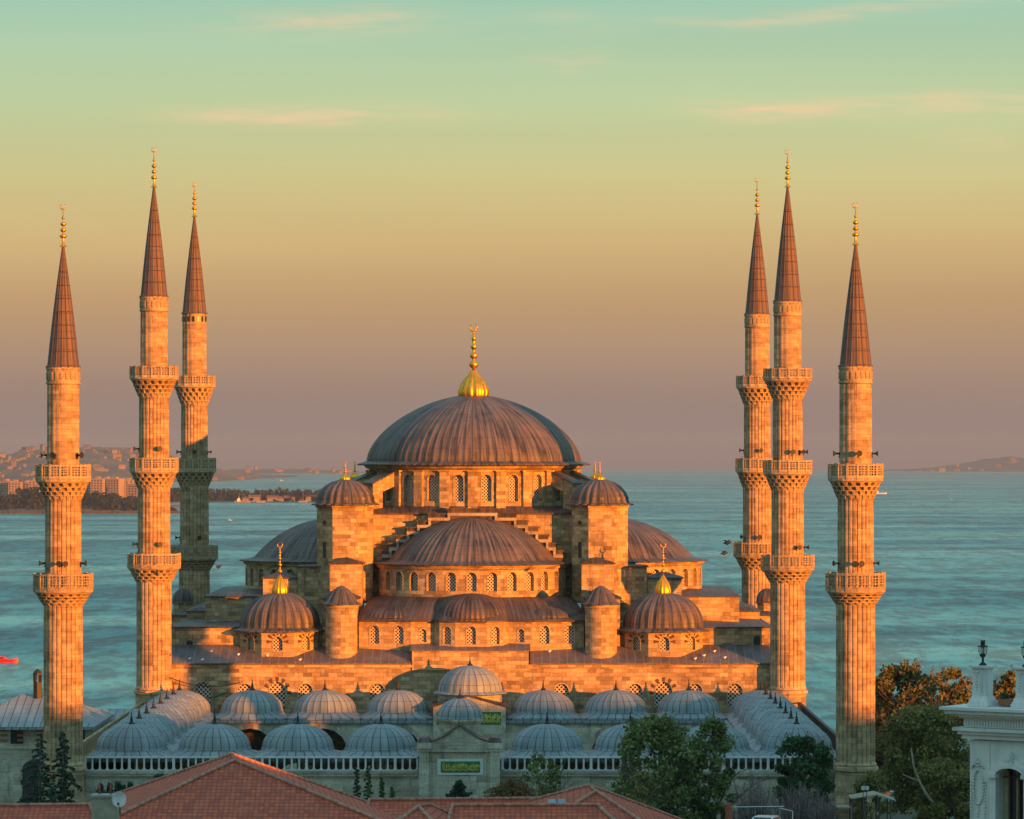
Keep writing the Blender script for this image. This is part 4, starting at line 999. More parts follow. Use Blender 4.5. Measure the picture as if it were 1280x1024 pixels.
for i, (x, y, w, h, fl) in enumerate(bl):
    d = 5120 + (i % 3) * 40; t = block_proto(w, 14, h, fl); t.location = (wx(x, d), d, wz_(y, d) - h); t.rotation_euler.z = R.uniform(-.5, .3)
    tag(t, 'pale apartment block lit orange above the wooded headland across the water', 'apartment block', 'apartment blocks on the headland')
hp = []
for i in range(4):
    b = B(); w, dp, h = [(22, 16, 14), (34, 18, 20), (16, 14, 22), (26, 16, 10)][i]
    b.box(-w / 2, w / 2, -dp / 2, dp / 2, -16, h); b.cur = 1
    b.face([(-w / 2 - 1, -dp / 2 - 1, h), (w / 2 + 1, -dp / 2 - 1, h), (w / 2, 0, h + 3), (-w / 2, 0, h + 3)]); b.face([(-w / 2, 0, h + 3), (w / 2, 0, h + 3), (w / 2 + 1, dp / 2 + 1, h), (-w / 2 - 1, dp / 2 + 1, h)])
    o = b.build('hillside_house', ['house_far', 'roof_far']); hp.append(o)
def scatter_houses(grid, n, seed, kmin, kmax, lab, grp, big=1.0, cl=None):
    r_ = random.Random(seed)
    for i in range(n):
        while True:
            gi = r_.randrange(2, len(grid) - 2); k = r_.randrange(kmin, kmax); 
            if cl is None or r_.random() < cl(gi / len(grid)): break
        c = Vector(grid[gi][k]).lerp(Vector(grid[gi][k + 1]), r_.random()); c = c.lerp(Vector(grid[gi + 1][k]), r_.random())
        src = hp[r_.randrange(4)]
        o = src.copy(); S.collection.objects.link(o)
        o.location = c; o.rotation_euler.z = r_.uniform(-.7, .4); s_ = r_.uniform(.7, 1.35) * big; o.scale = (s_, s_, s_ * r_.uniform(.7, 1.1)); tag(o, lab, 'house', grp)
scatter_houses(gA, 150, 21, 1, 7, 'tiny pale house on the hazy hillside across the water', 'houses on the far hillside', .55, lambda f: 1.0 if f < .7 else .25)
scatter_houses(gB, 26, 22, 2, 7, 'tiny pale house on the distant island at the right edge', 'houses on the distant island', .9)
scatter_houses(gC, 22, 23, 1, 6, 'tiny pale house on the faint shore left of the great dome', 'houses on the faint shore', .9)
for o in hp: bpy.data.objects.remove(o)
# ------------------------------------------------------------------ boats and ships
def ship(x, y, d, L, label, paint='hull', cat='ship', rz=0.0, name='ship', sup='white_paint', freeboard=.09):
    zz = sea_z(d); t = thing(name, (wx(x, d), d, zz), label, cat, local=True); t.rotation_euler.z = rz
    b = B(); h = L * freeboard; w = L * .09
    secs = [(-.5, .75, .15), (-.42, 1, 0), (.3, 1, 0), (.44, .55, .25), (.52, .04, .6)]
    for (a, wa, ra), (c, wc, rc) in zip(secs, secs[1:]):
        p = [(a * L, -w * wa * .8, -1), (c * L, -w * wc * .8, -1), (c * L, w * wc * .8, -1), (a * L, w * wa * .8, -1), (a * L, -w * wa, h * (1 + ra)), (c * L, -w * wc, h * (1 + rc)), (c * L, w * wc, h * (1 + rc)), (a * L, w * wa, h * (1 + ra))]
        b.hexa(p)
    b.build('hull', paint, t)
    b = B(); b.box(-L * .42, -L * .2, -w * .7, w * .7, h, h * 2.6); b.box(-L * .38, -L * .24, -w * .6, w * .6, h * 2.61, h * 3.6); b.build('superstructure', sup, t)
    b = B(); b.box(-L * .34, -L * .29, -w * .2, w * .2, h * 3.61, h * 5); b.tube([(L * .15, 0, h), (L * .15, 0, h * 4)], L * .006, 5); b.build('funnel', paint, t)
    return t
def dist_for(y):   # distance at which the water line falls on photo row y
    lo, hi = 800.0, 30000.0
    for _ in range(50):
        m_ = (lo + hi) / 2
        if Y0 + (CZ - sea_z(m_)) * F / m_ > y: lo = m_
        else: hi = m_
    return lo
for (x, y, Lp, lab, pt) in ((279, 595.5, 11, 'faint cargo ship farthest left on the pale water beyond the spit', 'hull'), (325, 597.5, 8, 'small ship on the pale water above the marina', 'red_paint'), (352, 601, 4, 'upright small sailing boat on the pale water', 'white_paint'), (392, 588, 7, 'ghostly ship near the horizon left of the great dome', 'hull'), (1101, 617.5, 14, 'small ferry beside the right minaret balcony', 'white_paint'), (1191, 624.5, 4, 'speck of a boat on the open water at the right', 'hull'), (288, 650.5, 4.5, 'little boat on the open water just right of the shaded minaret', 'white_paint'), (218, 633.5, 30, 'dark red ship by the headland between two minarets', 'hull'), (304, 628.5, 18, 'orange lit boat in the marina', 'house_far')):
    d = dist_for(y); ship(x, y, d, Lp * d / F, lab, pt, 'ship')
d = dist_for(828)
t = thing('speedboat', (wx(3, d), d, sea_z(d)), 'bright red motorboat entering at the left edge of the water', 'boat', local=True); t.rotation_euler.z = radians(-6)
b = B(); L = 10.5
for (a, wa, ha), (c, wc, hc) in zip([(-.5, .9, .9), (.1, 1, 1.0), (.35, .7, 1.15), (.5, .05, 1.4)], [(.1, 1, 1.0), (.35, .7, 1.15), (.5, .05, 1.4)]):
    b.hexa([(a * L, -1.2 * wa, -.4), (c * L, -1.2 * wc, -.4), (c * L, 1.2 * wc, -.4), (a * L, 1.2 * wa, -.4), (a * L, -1.6 * wa, ha), (c * L, -1.6 * wc, hc), (c * L, 1.6 * wc, hc), (a * L, 1.6 * wa, ha)])
b.build('hull', 'red_paint', t); b = B(); b.hexa([(-3.6, -1.1, .95), (1.6, -1.1, 1.05), (1.6, 1.1, 1.05), (-3.6, 1.1, .95), (-3.3, -1, 1.9), (.5, -.9, 1.9), (.5, .9, 1.9), (-3.3, 1, 1.9)]); b.build('cabin', 'red_paint', t)
b = B(); b.box(-3.2, .4, -1.12, -1.02, 1.25, 1.7); b.build('cabin_windows', 'glass_dark', t)
# sailing boats moored at the spit
for i, x in enumerate((299, 312, 379, 326, 252)):
    d = 5840 + (i % 3) * 15; t = thing('sailing_boat', (wx(x, d), d, sea_z(d)), 'moored white sailing boat with bare mast at the spit', 'sailing boat', 'sailing boats in the marina', local=True)
    b = B(); b.hexa([(-6, -1, -.5), (6, -.2, -.5), (6, .2, -.5), (-6, 1, -.5), (-7, -2, 2.2), (8, -.2, 2.8), (8, .2, 2.8), (-7, 2, 2.2)]); b.build('hull', 'block_wall', t)
    b = B(); b.tube([(0, 0, 2), (0, 0, 14 + (i * 7) % 9)], .2, 5); b.tube([(0, 0, 4), (-5, 0, 4.2)], .3, 5); b.build('mast', 'block_wall', t)
for i in range(9):
    x = (355, 362, 396, 403, 341, 318, 310, 245, 389)[i]; d = 5905; b = B(); hb_ = 3.5 + i % 3; b.box(-8, 8, -5, 5, -3, hb_); b.cur = 1; b.face([(-9, -6, hb_), (9, -6, hb_), (9, 0, hb_ + 3), (-9, 0, hb_ + 3)]); b.face([(-9, 0, hb_ + 3), (9, 0, hb_ + 3), (9, 6, hb_), (-9, 6, hb_)])
    o = b.build('boathouse', ['house_far', 'roof_far'], loc=(wx(x, d), d, sea_z(d) + 2)); tag(o, 'low boathouse with a red roof on the marina spit', 'boathouse', 'boathouses on the spit')
# ------------------------------------------------------------------ birds
def bird(x, y, Y, label, mat='bird_dark', fly=True, s=1.0):
    b = B(); X, _, Z = P(x, y, Y)
    b.ball((0, 0, 0), .13 * s, 8, 6); b.tube([(-.28 * s, 0, .0), (-.1 * s, 0, 0), (.1 * s, 0, .02 * s), (.25 * s, 0, .07 * s), (.34 * s, 0, .07 * s)], [.02 * s, .1 * s, .12 * s, .06 * s, .01], 6)
    if fly:
        for q_ in (-1, 1): b.face([(-.08 * s, 0, .05), (.14 * s, 0, .05), (.05 * s, q_ * .35 * s, .22 * s), (-.1 * s, q_ * .3 * s, .2 * s)]); b.face([(.05 * s, q_ * .35 * s, .22 * s), (-.1 * s, q_ * .3 * s, .2 * s), (-.22 * s, q_ * .7 * s, .1 * s)])
    else:
        for q_ in (-.04, .04): b.tube([(0, q_ * s, -.1 * s), (0, q_ * s, -.22 * s)], .012 * s, 4)
    o = b.build('bird', mat, loc=(X, Y, Z)); o.rotation_euler.z = R.uniform(-1, 1); tag(o, label, 'bird'); return o
bird(909, 679, 395, 'dark bird in flight just left of the far right minaret, the higher of two', s=1.5); bird(905, 692, 395, 'dark bird in flight, the lower of two beside the far right minaret', s=1.3)
bird(273, 709, 398, 'small dark bird flying right of the shaded minaret', s=1.2); bird(198, 970, 345, 'dark bird perched on the balustrade wall above the red roof', s=1.6, fly=False)
for i, (x, y) in enumerate(((237, 826), (253, 827), (264, 819), (298, 822), (334, 823), (375, 827), (842, 820), (869, 826), (880, 823), (893, 819), (687, 819), (906, 825))):
    Yb = 407.5 + (828 - y) * .24; b = B(); b.ball((0, 0, 0), .15, 8, 6); b.tube([(-.3, 0, -.02), (-.1, 0, 0), (.1, 0, .04), (.2, 0, .14), (.27, 0, .14)], [.02, .09, .1, .06, .01], 6)
    for q_ in (-.04, .04): b.tube([(0, q_, -.1), (0, q_, -.2)], .012, 4)
    o = b.build('gull', 'bird_white', loc=(wx(x, Yb), Yb, zw1 + .17 + (Yb - Yw + .3) * .392 + .16)); tag(o, 'white gull resting on the lead roof of the hall front', 'gull', 'gulls on the lead roof'); o.scale = (.7, .7, .7); o.location.z -= .06
# festoon cables on the left hall corner
b = B(); pole = P(205, 866, 406.6)
b.tube([(pole[0], pole[1], pole[2] - 3), (pole[0], pole[1], wz_(829, 406.6))], .14, 6); b.tube([P(199, 832, 406.4), P(205, 829, 406.4), P(213, 818, 406.4)], .09, 5)
tag(b.build('cable_mast', 'black_iron'), 'thick dark cable mast at the left corner of the hall wall', 'mast')
def cable(pts, lab, r=.05, sag=1.0):
    b = B(); a, c = Vector(pts[0]), Vector(pts[1]); b.tube([a.lerp(c, i / 14) - Vector((0, 0, sag * 4 * (i / 14) * (1 - i / 14))) for i in range(15)], r, 5); tag(b.build('cable', 'black_iron'), lab, 'cable')
cable([P(208, 845, 406.3), P(300, 853, 406.9)], 'upper of two cables sagging across the left end of the hall wall', .045, .7)
cable([P(208, 858, 406.2), P(285, 865, 406.6)], 'lower of two cables sagging across the left end of the hall wall', .045, .9)
cable([P(172, 864, 404.7), P(205, 838, 406.4)], 'cable from the minaret foot up to the dark mast', .06, .9)
# ------------------------------------------------------------------ trees
def limb(b, p, d, L, r0, r_, depth, tips):
    pts = [Vector(p)]; rad = [r0]; d = Vector(d).normalized(); n = 4
    for i in range(n):
        d = (d + Vector((r_.gauss(0, .16), r_.gauss(0, .16), r_.gauss(0, .08)))).normalized(); pts.append(pts[-1] + d * L / n); rad.append(r0 * (1 - .5 * (i + 1) / n))
    b.tube(pts, rad, 6)
    if depth == 0: tips.append(pts[-1]); tips.append(pts[-2]); return
    for k in range(r_.randint(2, 4)):
        a = r_.random() * 2 * pi; up = r_.uniform(.3, .9)
        nd = (d * .8 + Vector((cos(a), sin(a), up * .6)) * .75).normalized()
        limb(b, pts[-1] if k else pts[-2], nd, L * r_.uniform(.55, .8), rad[-1] * .8, r_, depth - 1, tips)
def tree(x, y_top, y_base_z, Y, wpx, label, mat='leaf_green', seed=1, name='tree', n=7000, leaf=.26, group=None, clumps=70, shape='round', barkm='bark', depth_m=None, bare=.0, tall=1.0, xw=None):
    """crown spans wpx photo pixels, top at y_top; the foot stands at height y_base_z metres"""
    r_ = random.Random(seed); X = wx(x, Y); zt = wz_(y_top, Y); z0 = y_base_z; H = zt - z0; rx = wpx / 2 * Y / F; ry = depth_m or rx
    t = thing(name, (X, Y, z0), label, 'tree', group, local=True)
    tr = B(); tips = []; tr.tube([(0, 0, 0), (.05 * H * r_.uniform(-1, 1) * .3, 0, H * .18), (r_.uniform(-.2, .2), 0, H * .36)], [.045 * H ** .9 * .6 + .05, .035 * H * .6, .028 * H * .6], 8)
    for k in range(6):
        a = 2 * pi * k / 6 + r_.random(); limb(tr, (0, 0, H * r_.uniform(.2, .36)), (cos(a) * rx * .6, sin(a) * ry * .6, H * r_.uniform(.2, .55)), H * r_.uniform(.25, .4), .018 * H * .6, r_, 2, tips)
    tr.build('trunk', barkm, t)
    b = B(); cl = []
    c_lo = .14 if shape in ('column', 'round') else .25
    for i in range(clumps):
        f = r_.random(); a = r_.random() * 2 * pi
        zf = c_lo + (1 - c_lo) * f
        if shape == 'round': prof = sqrt(max(0, 1 - abs(2 * f - .9) ** 2.6 / 1.25))
        elif shape == 'column': prof = min(1, .55 + 1.1 * sin(pi * f * .93)) * (1 if f < .8 else (1 - f) / .2 * .8 + .2)
        elif shape == 'umbrella': prof = .5 + .6 * sin(pi * min(1, f * .9 + .1)); 
        else: prof = 1 - f * .8
        q_ = r_.uniform(.25, .92) if r_.random() < .35 else r_.uniform(.72, .95)
        cr = r_.uniform(.13, .26) * min(rx, H * .5) + .12
        cl.append((cos(a) * rx * prof * q_ * .92, sin(a) * ry * prof * q_ * .92, min(H * zf, H - cr * .7), cr))
    for i in range(n):
        cx, cy, cz, cr = cl[int(r_.random() * len(cl))]
        v = Vector((r_.gauss(0, 1), r_.gauss(0, 1), r_.gauss(0, 1))).normalized() * cr * r_.uniform(.35, 1.25) ** .7
        leafquad(b, (cx + v.x, cy + v.y, cz + v.z * .8), leaf * r_.uniform(.55, 1.15), r_)
    # fine twigs reaching out past the leaves break the outline
    for i in range(int(60)):
        cx, cy, cz, cr = cl[int(r_.random() * len(cl))]; v = Vector((cx, cy, cz - H * .45)).normalized() if (cx or cy) else Vector((0, 0, 1))
        p0 = Vector((cx, cy, cz)); e = p0 + (v + Vector((r_.gauss(0, .3), r_.gauss(0, .3), r_.gauss(.3, .3)))).normalized() * cr * 1.55
        for k in range(7): leafquad(b, p0.lerp(e, .4 + .6 * k / 6) + Vector((r_.gauss(0, .06), r_.gauss(0, .06), 0)), leaf * .6, r_)
    b.build('crown', mat, t); return t
tree(821, 896, 0, 331, 112, 'tall dense green tree before the balustrade, broader of the pair', 'leaf_green', 3, n=15000, leaf=.19, clumps=120, shape='round')
tree(889, 901, 0, 334, 66, 'slender green tree with silvery leaves hiding the small dome, right of the tallest one', 'leaf_green', 4, n=9500, leaf=.17, clumps=90, shape='column')
tree(1005, 921, 3.0, 337, 74, 'dark green bushy tree beside the foot of the right courtyard minaret', 'leaf_dark', 5, n=8000, leaf=.19, clumps=60, shape='round')
tree(1133, 832, -1, 432, 98, 'brown leaved autumn tree whose crown rises against the water right of the minaret', 'leaf_autumn', 6, n=9000, leaf=.26, clumps=80, group='autumn trees along the water side')
tree(1188, 837, -1, 428, 62, 'smaller autumn tree just left of the white corner pedestal', 'leaf_autumn', 7, n=6000, leaf=.26, clumps=60, group='autumn trees along the water side')
tree(1256, 838, -1, 430, 60, 'autumn tree seen between the two white roof pedestals', 'leaf_autumn', 8, n=5500, leaf=.26, clumps=60, group='autumn trees along the water side')
tree(1098, 850, -1, 440, 50, 'dark autumn tree half hidden behind the right courtyard minaret', 'leaf_autumn', 9, n=4500, leaf=.26, clumps=50, group='autumn trees along the water side')
tree(1156, 884, 0, 372, 116, 'broad olive brown plane tree with a pale leaning bough, left of the white building', 'leaf_olive', 10, n=15000, leaf=.22, clumps=110, barkm='bark_pale')
tree(1180, 950, 0, 352, 84, 'lower olive green tree beside the white building at the bottom right', 'leaf_olive', 12, n=9000, leaf=.19, clumps=70)
tree(1112, 912, -3, 455, 46, 'blue green tree in shade behind the right courtyard minaret', 'leaf_dark', 13, n=4500, leaf=.26, clumps=50)
tree(675, 944, 0, 333, 62, 'sparse young tree in front of the balustrade right of the gate', 'leaf_green', 14, n=2600, leaf=.16, clumps=60)
tree(1090, 968, 0, 338, 54, 'green shrub tree at the foot of the right courtyard minaret', 'leaf_olive', 15, n=3200, leaf=.18, clumps=40)
tree(800, 965, 0, 318, 50, 'light green shrubby tree at the foot of the tallest green tree', 'leaf_olive', 16, n=4200, leaf=.15, clumps=50)
# pale bough
b = B(); b.tube([P(1166, 1004, 346.5), P(1157, 992, 347), P(1149, 977, 347.5), P(1142, 958, 348), P(1139, 935, 348.5)], [.15, .14, .12, .09, .06], 7); b.tube([P(1149, 977, 347.5), P(1137, 972, 347.5), P(1128, 968, 348)], [.12, .08, .05], 6)
tag(b.build('leaning_tree', 'bark_pale'), 'pale leaning leafless tree in front of the broad plane tree', 'tree')
def bush(x, y_top, y_bot, Y, wpx, label, mat, seed, n=3000, leaf=.16, name='bush'):
    r_ = random.Random(seed); X = wx(x, Y); z0 = wz_(y_bot, Y); H = wz_(y_top, Y) - z0; rx = wpx / 2 * Y / F
    t = thing(name, (X, Y, z0), label, 'bush', local=True); b = B()
    for k in range(9): b.tube([(r_.uniform(-.4, .4) * rx, r_.uniform(-.3, .3) * rx, -2.5), (r_.uniform(-.6, .6) * rx, r_.uniform(-.5, .5) * rx, H * .6)], [.06, .02], 5)
    b.build('stems', 'bark', t); b = B()
    for i in range(n):
        a = r_.random() * 2 * pi; f = r_.random() ** .5; zf = r_.uniform(-.9, 1.0); k = sqrt(max(0, 1 - max(0, zf) ** 2)); g_ = .8 + .2 * sin(a * 5 + seed) * cos(zf * 6)
        leafquad(b, (cos(a) * rx * k * f * g_, sin(a) * rx * k * f * .8, max(-H * .8, zf * H * g_)), leaf * r_.uniform(.5, 1.1), r_)
    b.build('foliage', mat, t); return t
bush(640, 974, 1004, 326, 92, 'rusty brown mounded bush right of the gate above the red roof', 'leaf_rust', 31, 6500, .13)
def bare(x, y_top, Y, wpx, label, seed, n=90, z0=0):
    r_ = random.Random(seed); X = wx(x, Y); H = wz_(y_top, Y) - z0; rx = wpx / 2 * Y / F
    t = thing('bare_tree', (X, Y, z0), label, 'tree', local=True); b = B(); b.tube([(0, 0, 0), (.1, 0, H * .4)], [.16, .11], 6)
    for k in range(n):
        a = r_.random() * 2 * pi; f = r_.random() ** .6; e = Vector((cos(a) * rx * f, sin(a) * rx * f, H * (1 - .25 * f * f) * r_.uniform(.7, 1.0))); s_ = Vector((cos(a) * rx * .15, sin(a) * rx * .15, H * r_.uniform(.2, .45))); m_ = s_.lerp(e, .5) + Vector((cos(a) * rx * .15 * f, 0, -.2))
        b.tube([s_, m_, e], [.06, .035, .012], 4)
        for j in range(5):
            p0 = m_.lerp(e, r_.random()); b.tube([p0, p0 + Vector((r_.gauss(0, .4), r_.gauss(0, .4), r_.uniform(.2, .9)))], [.022, .008], 3)
    b.build('branches', 'twig', t); return t
bare(1000, 975, 325, 92, 'leafless purplish tree thicket in front of the dark green bushy tree', 41, 230)
bare(940, 960, 327, 66, 'thin leafless grey tree against the pale courtyard wall', 42, 75)
bare(1030, 985, 322, 40, 'small leafless shrub tree left of the market kiosk', 43, 90)
def conifer(x, y_top, Y, wpx, label, seed, z0=0, n_br=90, mat='needle', droop=.35, name='conifer', leaf=.17, per=60, group=None):
    r_ = random.Random(seed); X = wx(x, Y); H = wz_(y_top, Y) - z0; rx = wpx / 2 * Y / F
    t = thing(name, (X, Y, z0), label, 'tree', group, local=True); b = B(); b.tube([(0, 0, 0), (0, 0, H * .5), (0, 0, H * .99)], [.028 * H, .016 * H, .01], 7); lf = B()
    for k in range(n_br):
        f = (k + .5) / n_br; z = H * (.12 + .86 * f); L = rx * (1 - f) ** .8 * r_.uniform(.45, 1.3) + .12; a = k * 2.4 + r_.uniform(-.3, .3)
        d = Vector((cos(a), sin(a), 0)); pts = [Vector((0, 0, z)), Vector((0, 0, z)) + d * L * .5 + Vector((0, 0, L * .10)), Vector((0, 0, z)) + d * L + Vector((0, 0, -L * droop * .5))]
        b.tube(pts, [.03 + .012 * L, .02 + .008 * L, .008], 4)
        sd_ = Vector((-sin(a), cos(a), 0))
        m_ = max(10, int(per * L / rx)) 
        for j in range(m_):
            q_ = r_.uniform(.12, 1.02); p0 = pts[0].lerp(pts[1], q_ * 2) if q_ < .5 else pts[1].lerp(pts[2], q_ * 2 - 1)
            w = L * .26 * sin(pi * min(1, q_ * .9 + .08)) + .08
            p0 = p0 + sd_ * r_.uniform(-w, w) + Vector((0, 0, -abs(r_.gauss(0, .10)) * (.5 + L * .35))); leafquad(lf, p0, leaf * r_.uniform(.5, 1.2), r_)
    b.build('trunk', 'bark', t); lf.build('crown', mat, t); return t
conifer(79, 910, 329, 70, 'dark cedar with drooping tiered boughs before the left minaret, nearer and darker of two', 51, n_br=60, per=120)
conifer(50, 914, 338, 104, 'blue green cedar with wide layered boughs behind the darker one at the far left', 52, n_br=54, per=120, mat='needle')
for i, (x, y, w, lab) in enumerate(((446, 957, 17, 'narrow dark conifer, leftmost of the clump before the balustrade'), (460, 956, 22, 'fuller dark conifer in the middle of the clump left of the gate'), (477, 969, 13, 'thin conifer right of the fuller one in the clump left of the gate'), (490, 981, 15, 'low conifer at the right end of the clump left of the gate'))):
    conifer(x, y, 334, w, lab, 60 + i, n_br=60, per=34, leaf=.14, droop=.1, mat='leaf_dark' if i else 'needle')
conifer(574, 975, 338, 30, 'small dark stepped conifer right before the gate inscription', 70, n_br=46, per=60, leaf=.14, droop=-.2, z0=5.0)
for i, (x, y) in enumerate(((126, 979), (137, 978), (147, 977), (154, 981), (163, 977))):
    conifer(x, y, 285, 9, 'tiny clipped cypress in the row behind the rooftop chimney', 80 + i, z0=wz_(1000, 285), n_br=26, per=24, leaf=.10, droop=-.3, name='cypress', group='small cypresses behind the chimney')
# ------------------------------------------------------------------ foreground roofs
def tri(b, a, c, d, e=None):
    """roof face with tile coordinates running along the eave (a to c) and up the slope"""
    pts = [Vector(p) for p in ((a, c, d) if e is None else (a, c, d, e))]
    u = (pts[1] - pts[0]); u.normalize(); n_ = u.cross(pts[2] - pts[0]); n_.normalize(); v = n_.cross(u)
    b.face(pts, [((p - pts[0]).dot(u), (p - pts[0]).dot(v)) for p in pts])
def ridge_line(b, a, c, r=.10):
    a, c = Vector(a), Vector(c); L = (c - a).length; n = max(1, int(L / .42)); d = (c - a) / n
    for i in range(n): b.tube([a + d * i, a + d * (i + 1.06)], [r * 1.12, r * .9], 6, sm=True)
def house(name, label, fl, fr, bl_, br_, ra, rb, zg=0.0, wall='plaster', lines=True, th=.18):
    t = thing(name, ((fl[0] + fr[0]) / 2, (fl[1] + bl_[1]) / 2, zg), label, 'house'); o = t.location
    t['_local'] = 1
    b = B(); S_ = lambda p: (p[0] - o.x, p[1] - o.y, p[2] - o.z)
    fl, fr, bl_, br_, ra, rb = map(S_, (fl, fr, bl_, br_, ra, rb))
    # ra: ridge end at the left or front, rb: ridge end at the right or back
    along_x = abs(rb[0] - ra[0]) > abs(rb[1] - ra[1])
    if along_x:
        tri(b, fl, fr, rb, ra); tri(b, fr, br_, rb); tri(b, br_, bl_, ra, rb); tri(b, bl_, fl, ra)
        ls = [(ra, rb), (ra, fl), (ra, bl_), (rb, fr), (rb, br_)]
    else:
        tri(b, fl, fr, ra); tri(b, fr, br_, rb, ra); tri(b, br_, bl_, rb); tri(b, bl_, fl, ra, rb)
        ls = [(ra, rb), (ra, fl), (ra, fr), (rb, bl_), (rb, br_)]
    rf = b.build('roof', 'roof_tile', t)
    b = B()
    for a, c in ls: ridge_line(b, (a[0], a[1], a[2] + .04), (c[0], c[1], c[2] + .04))
    b.build('ridge_tiles', 'ridge_tile', rf)
    b = B(); k = .94
    cx = sum(p[0] for p in (fl, fr, bl_, br_)) / 4; cy = sum(p[1] for p in (fl, fr, bl_, br_)) / 4
    pl = [(cx + (p[0] - cx) * k, cy + (p[1] - cy) * k) for p in (fl, fr, br_, bl_)]; ez = min(fl[2], fr[2], bl_[2], br_[2])
    b.prism(pl, 0, ez - .02); w = b.build('wall', wall, t)
    b = B(); x0_, x1_ = pl[0][0], pl[1][0]; y_ = min(pl[0][1], pl[1][1]); nn = max(2, int((x1_ - x0_) / 3.2))
    for j in range(3):
        for i in range(nn):
            f = (i + .5) / nn; x = x0_ + (x1_ - x0_) * f; yy = pl[0][1] + (pl[1][1] - pl[0][1]) * f; z = ez - 2.9 - j * 3.1
            if z > .5: pane(t, x, yy, z)
    return t
A = P(293, 951, 215); Bq = P(290, 943.5, 219.5)
house('house', 'house with a large hipped red tiled roof, its peak catching a patch of orange sun', (A[0] - 9.6, 205.5, 13.6), (A[0] + 12.6, 205.5, 13.5), (A[0] - 9.6, 233, 13.9), (A[0] + 10.8, 231, 12.6), A, Bq)
RZ = 225; ra = P(462, 1000.5, RZ); rb = P(698, 998.5, RZ)
house('house', 'long red tiled roof running straight below the gate', (ra[0] - 1, 217.5, ra[2] - 3.2), (rb[0] + 2, 217.5, ra[2] - 3.2), (ra[0] - 1, 233, ra[2] - 3.4), (rb[0] + 2, 233, ra[2] - 3.4), ra, rb)
A = P(745, 990, 217); Bq = P(737, 982.5, 221)
house('house', 'red hipped roof peaking right of centre below the tallest tree', (A[0] - 7.6, 206.5, A[2] - 3.6), (A[0] + 6.2, 208, A[2] - 3.5), (A[0] - 7.4, 230, A[2] - 2.6), (A[0] + 5.2, 228, A[2] - 2.6), A, Bq)
ra = P(566, 1007.5, 206); rb = P(747, 1007, 206)
house('house', 'lower nearer red tiled roof right of the small gable at the bottom edge', (ra[0] - 1, 199, ra[2] - 3), (rb[0] + 3.6, 199, ra[2] - 3), (ra[0] - .5, 212, ra[2] - 3), (rb[0] + 2.8, 212, ra[2] - 3), ra, rb)
A = P(523, 1009, 200); Bq = P(536, 1006, 206.2)
house('house', 'small pointed red roof at the bottom edge between the larger ones', (A[0] - 3.6, 193, A[2] - 2.2), (A[0] + 2.8, 193, A[2] - 2.2), (A[0] - 3.2, 208.2, A[2] - 2.4), (A[0] + 3.8, 208.2, A[2] - 2.2), A, Bq)
ra = P(-60, 1008, 206); rb = P(112, 1006.5, 206)
house('house', 'low red tiled roof in the bottom left corner left of the chimney', (ra[0] - 2, 198, ra[2] - 3), (rb[0] + 2.5, 198, ra[2] - 3), (ra[0] - 2, 213, ra[2] - 3), (rb[0] + 1.5, 213, ra[2] - 3), ra, rb)
# roof window on the long roof
b = B(); q_ = P(697, 1004, 216); b.hexa([(q_[0] - .5, 216, q_[2] - .4), (q_[0] + .4, 216, q_[2] - .4), (q_[0] + .4, 217.2, q_[2] - .3), (q_[0] - .5, 217.2, q_[2] - .3), (q_[0] - .5, 216, q_[2] - .12), (q_[0] + .4, 216, q_[2] - .12), (q_[0] + .4, 217.2, q_[2] + .12), (q_[0] - .5, 217.2, q_[2] + .12)])
tag(b.build('skylight', 'lead_pale'), 'small grey roof hatch where the two red roofs meet', 'roof hatch')
b = B(); q_ = P(805, 1021, 205); 
# chimney with a satellite dish
cxx, cyy, czz = P(132, 993, 203); t = thing('chimney', (cxx, cyy, 14), 'square grey brown plastered chimney rising by the big red roof', 'chimney', local=True)
b = B(); w = .62; b.box(-w, w, -w, w, -2, czz - 14 - .12); b.build('stack', 'concrete_chimney', t); b = B(); b.box(-w - .07, w + .07, -w - .07, w + .07, czz - 14 - .12, czz - 14); b.build('cap', 'plaster_grey', t)
b = B(); 
for du in (-.3, .25): b.tube([(du, 0, czz - 14), (du, 0, czz - 14 + .5)], .05, 5)
b.build('pipes', 'rust', t)
dx_, dy_, dz_ = P(149, 999, 202); t = thing('satellite_dish', (dx_, dy_, dz_ - .5), 'round white satellite dish fixed beside the plastered chimney', 'satellite dish', local=True)
b = B(); n = 24; base = []
for i in range(6):
    r = .36 * i / 5; base.append([(r * cos(2 * pi * j / n), -.1 + .5 * r * r * -1 + .12, .5 + r * 1.12 * sin(2 * pi * j / n)) for j in range(n)])
for i in range(5):
    for j in range(n): b.face([base[i][j], base[i][(j + 1) % n], base[i + 1][(j + 1) % n], base[i + 1][j]], sm=True)
b.build('dish', 'dish_white', t); b = B(); b.tube([(0, .05, .5), (0, .35, .35), (0, .4, -.3)], .035, 6); b.tube([(0, -.02, .15), (0, -.45, .3)], .018, 5); b.box(-.05, .05, -.55, -.43, .26, .36); b.build('bracket', 'horn_grey', t)
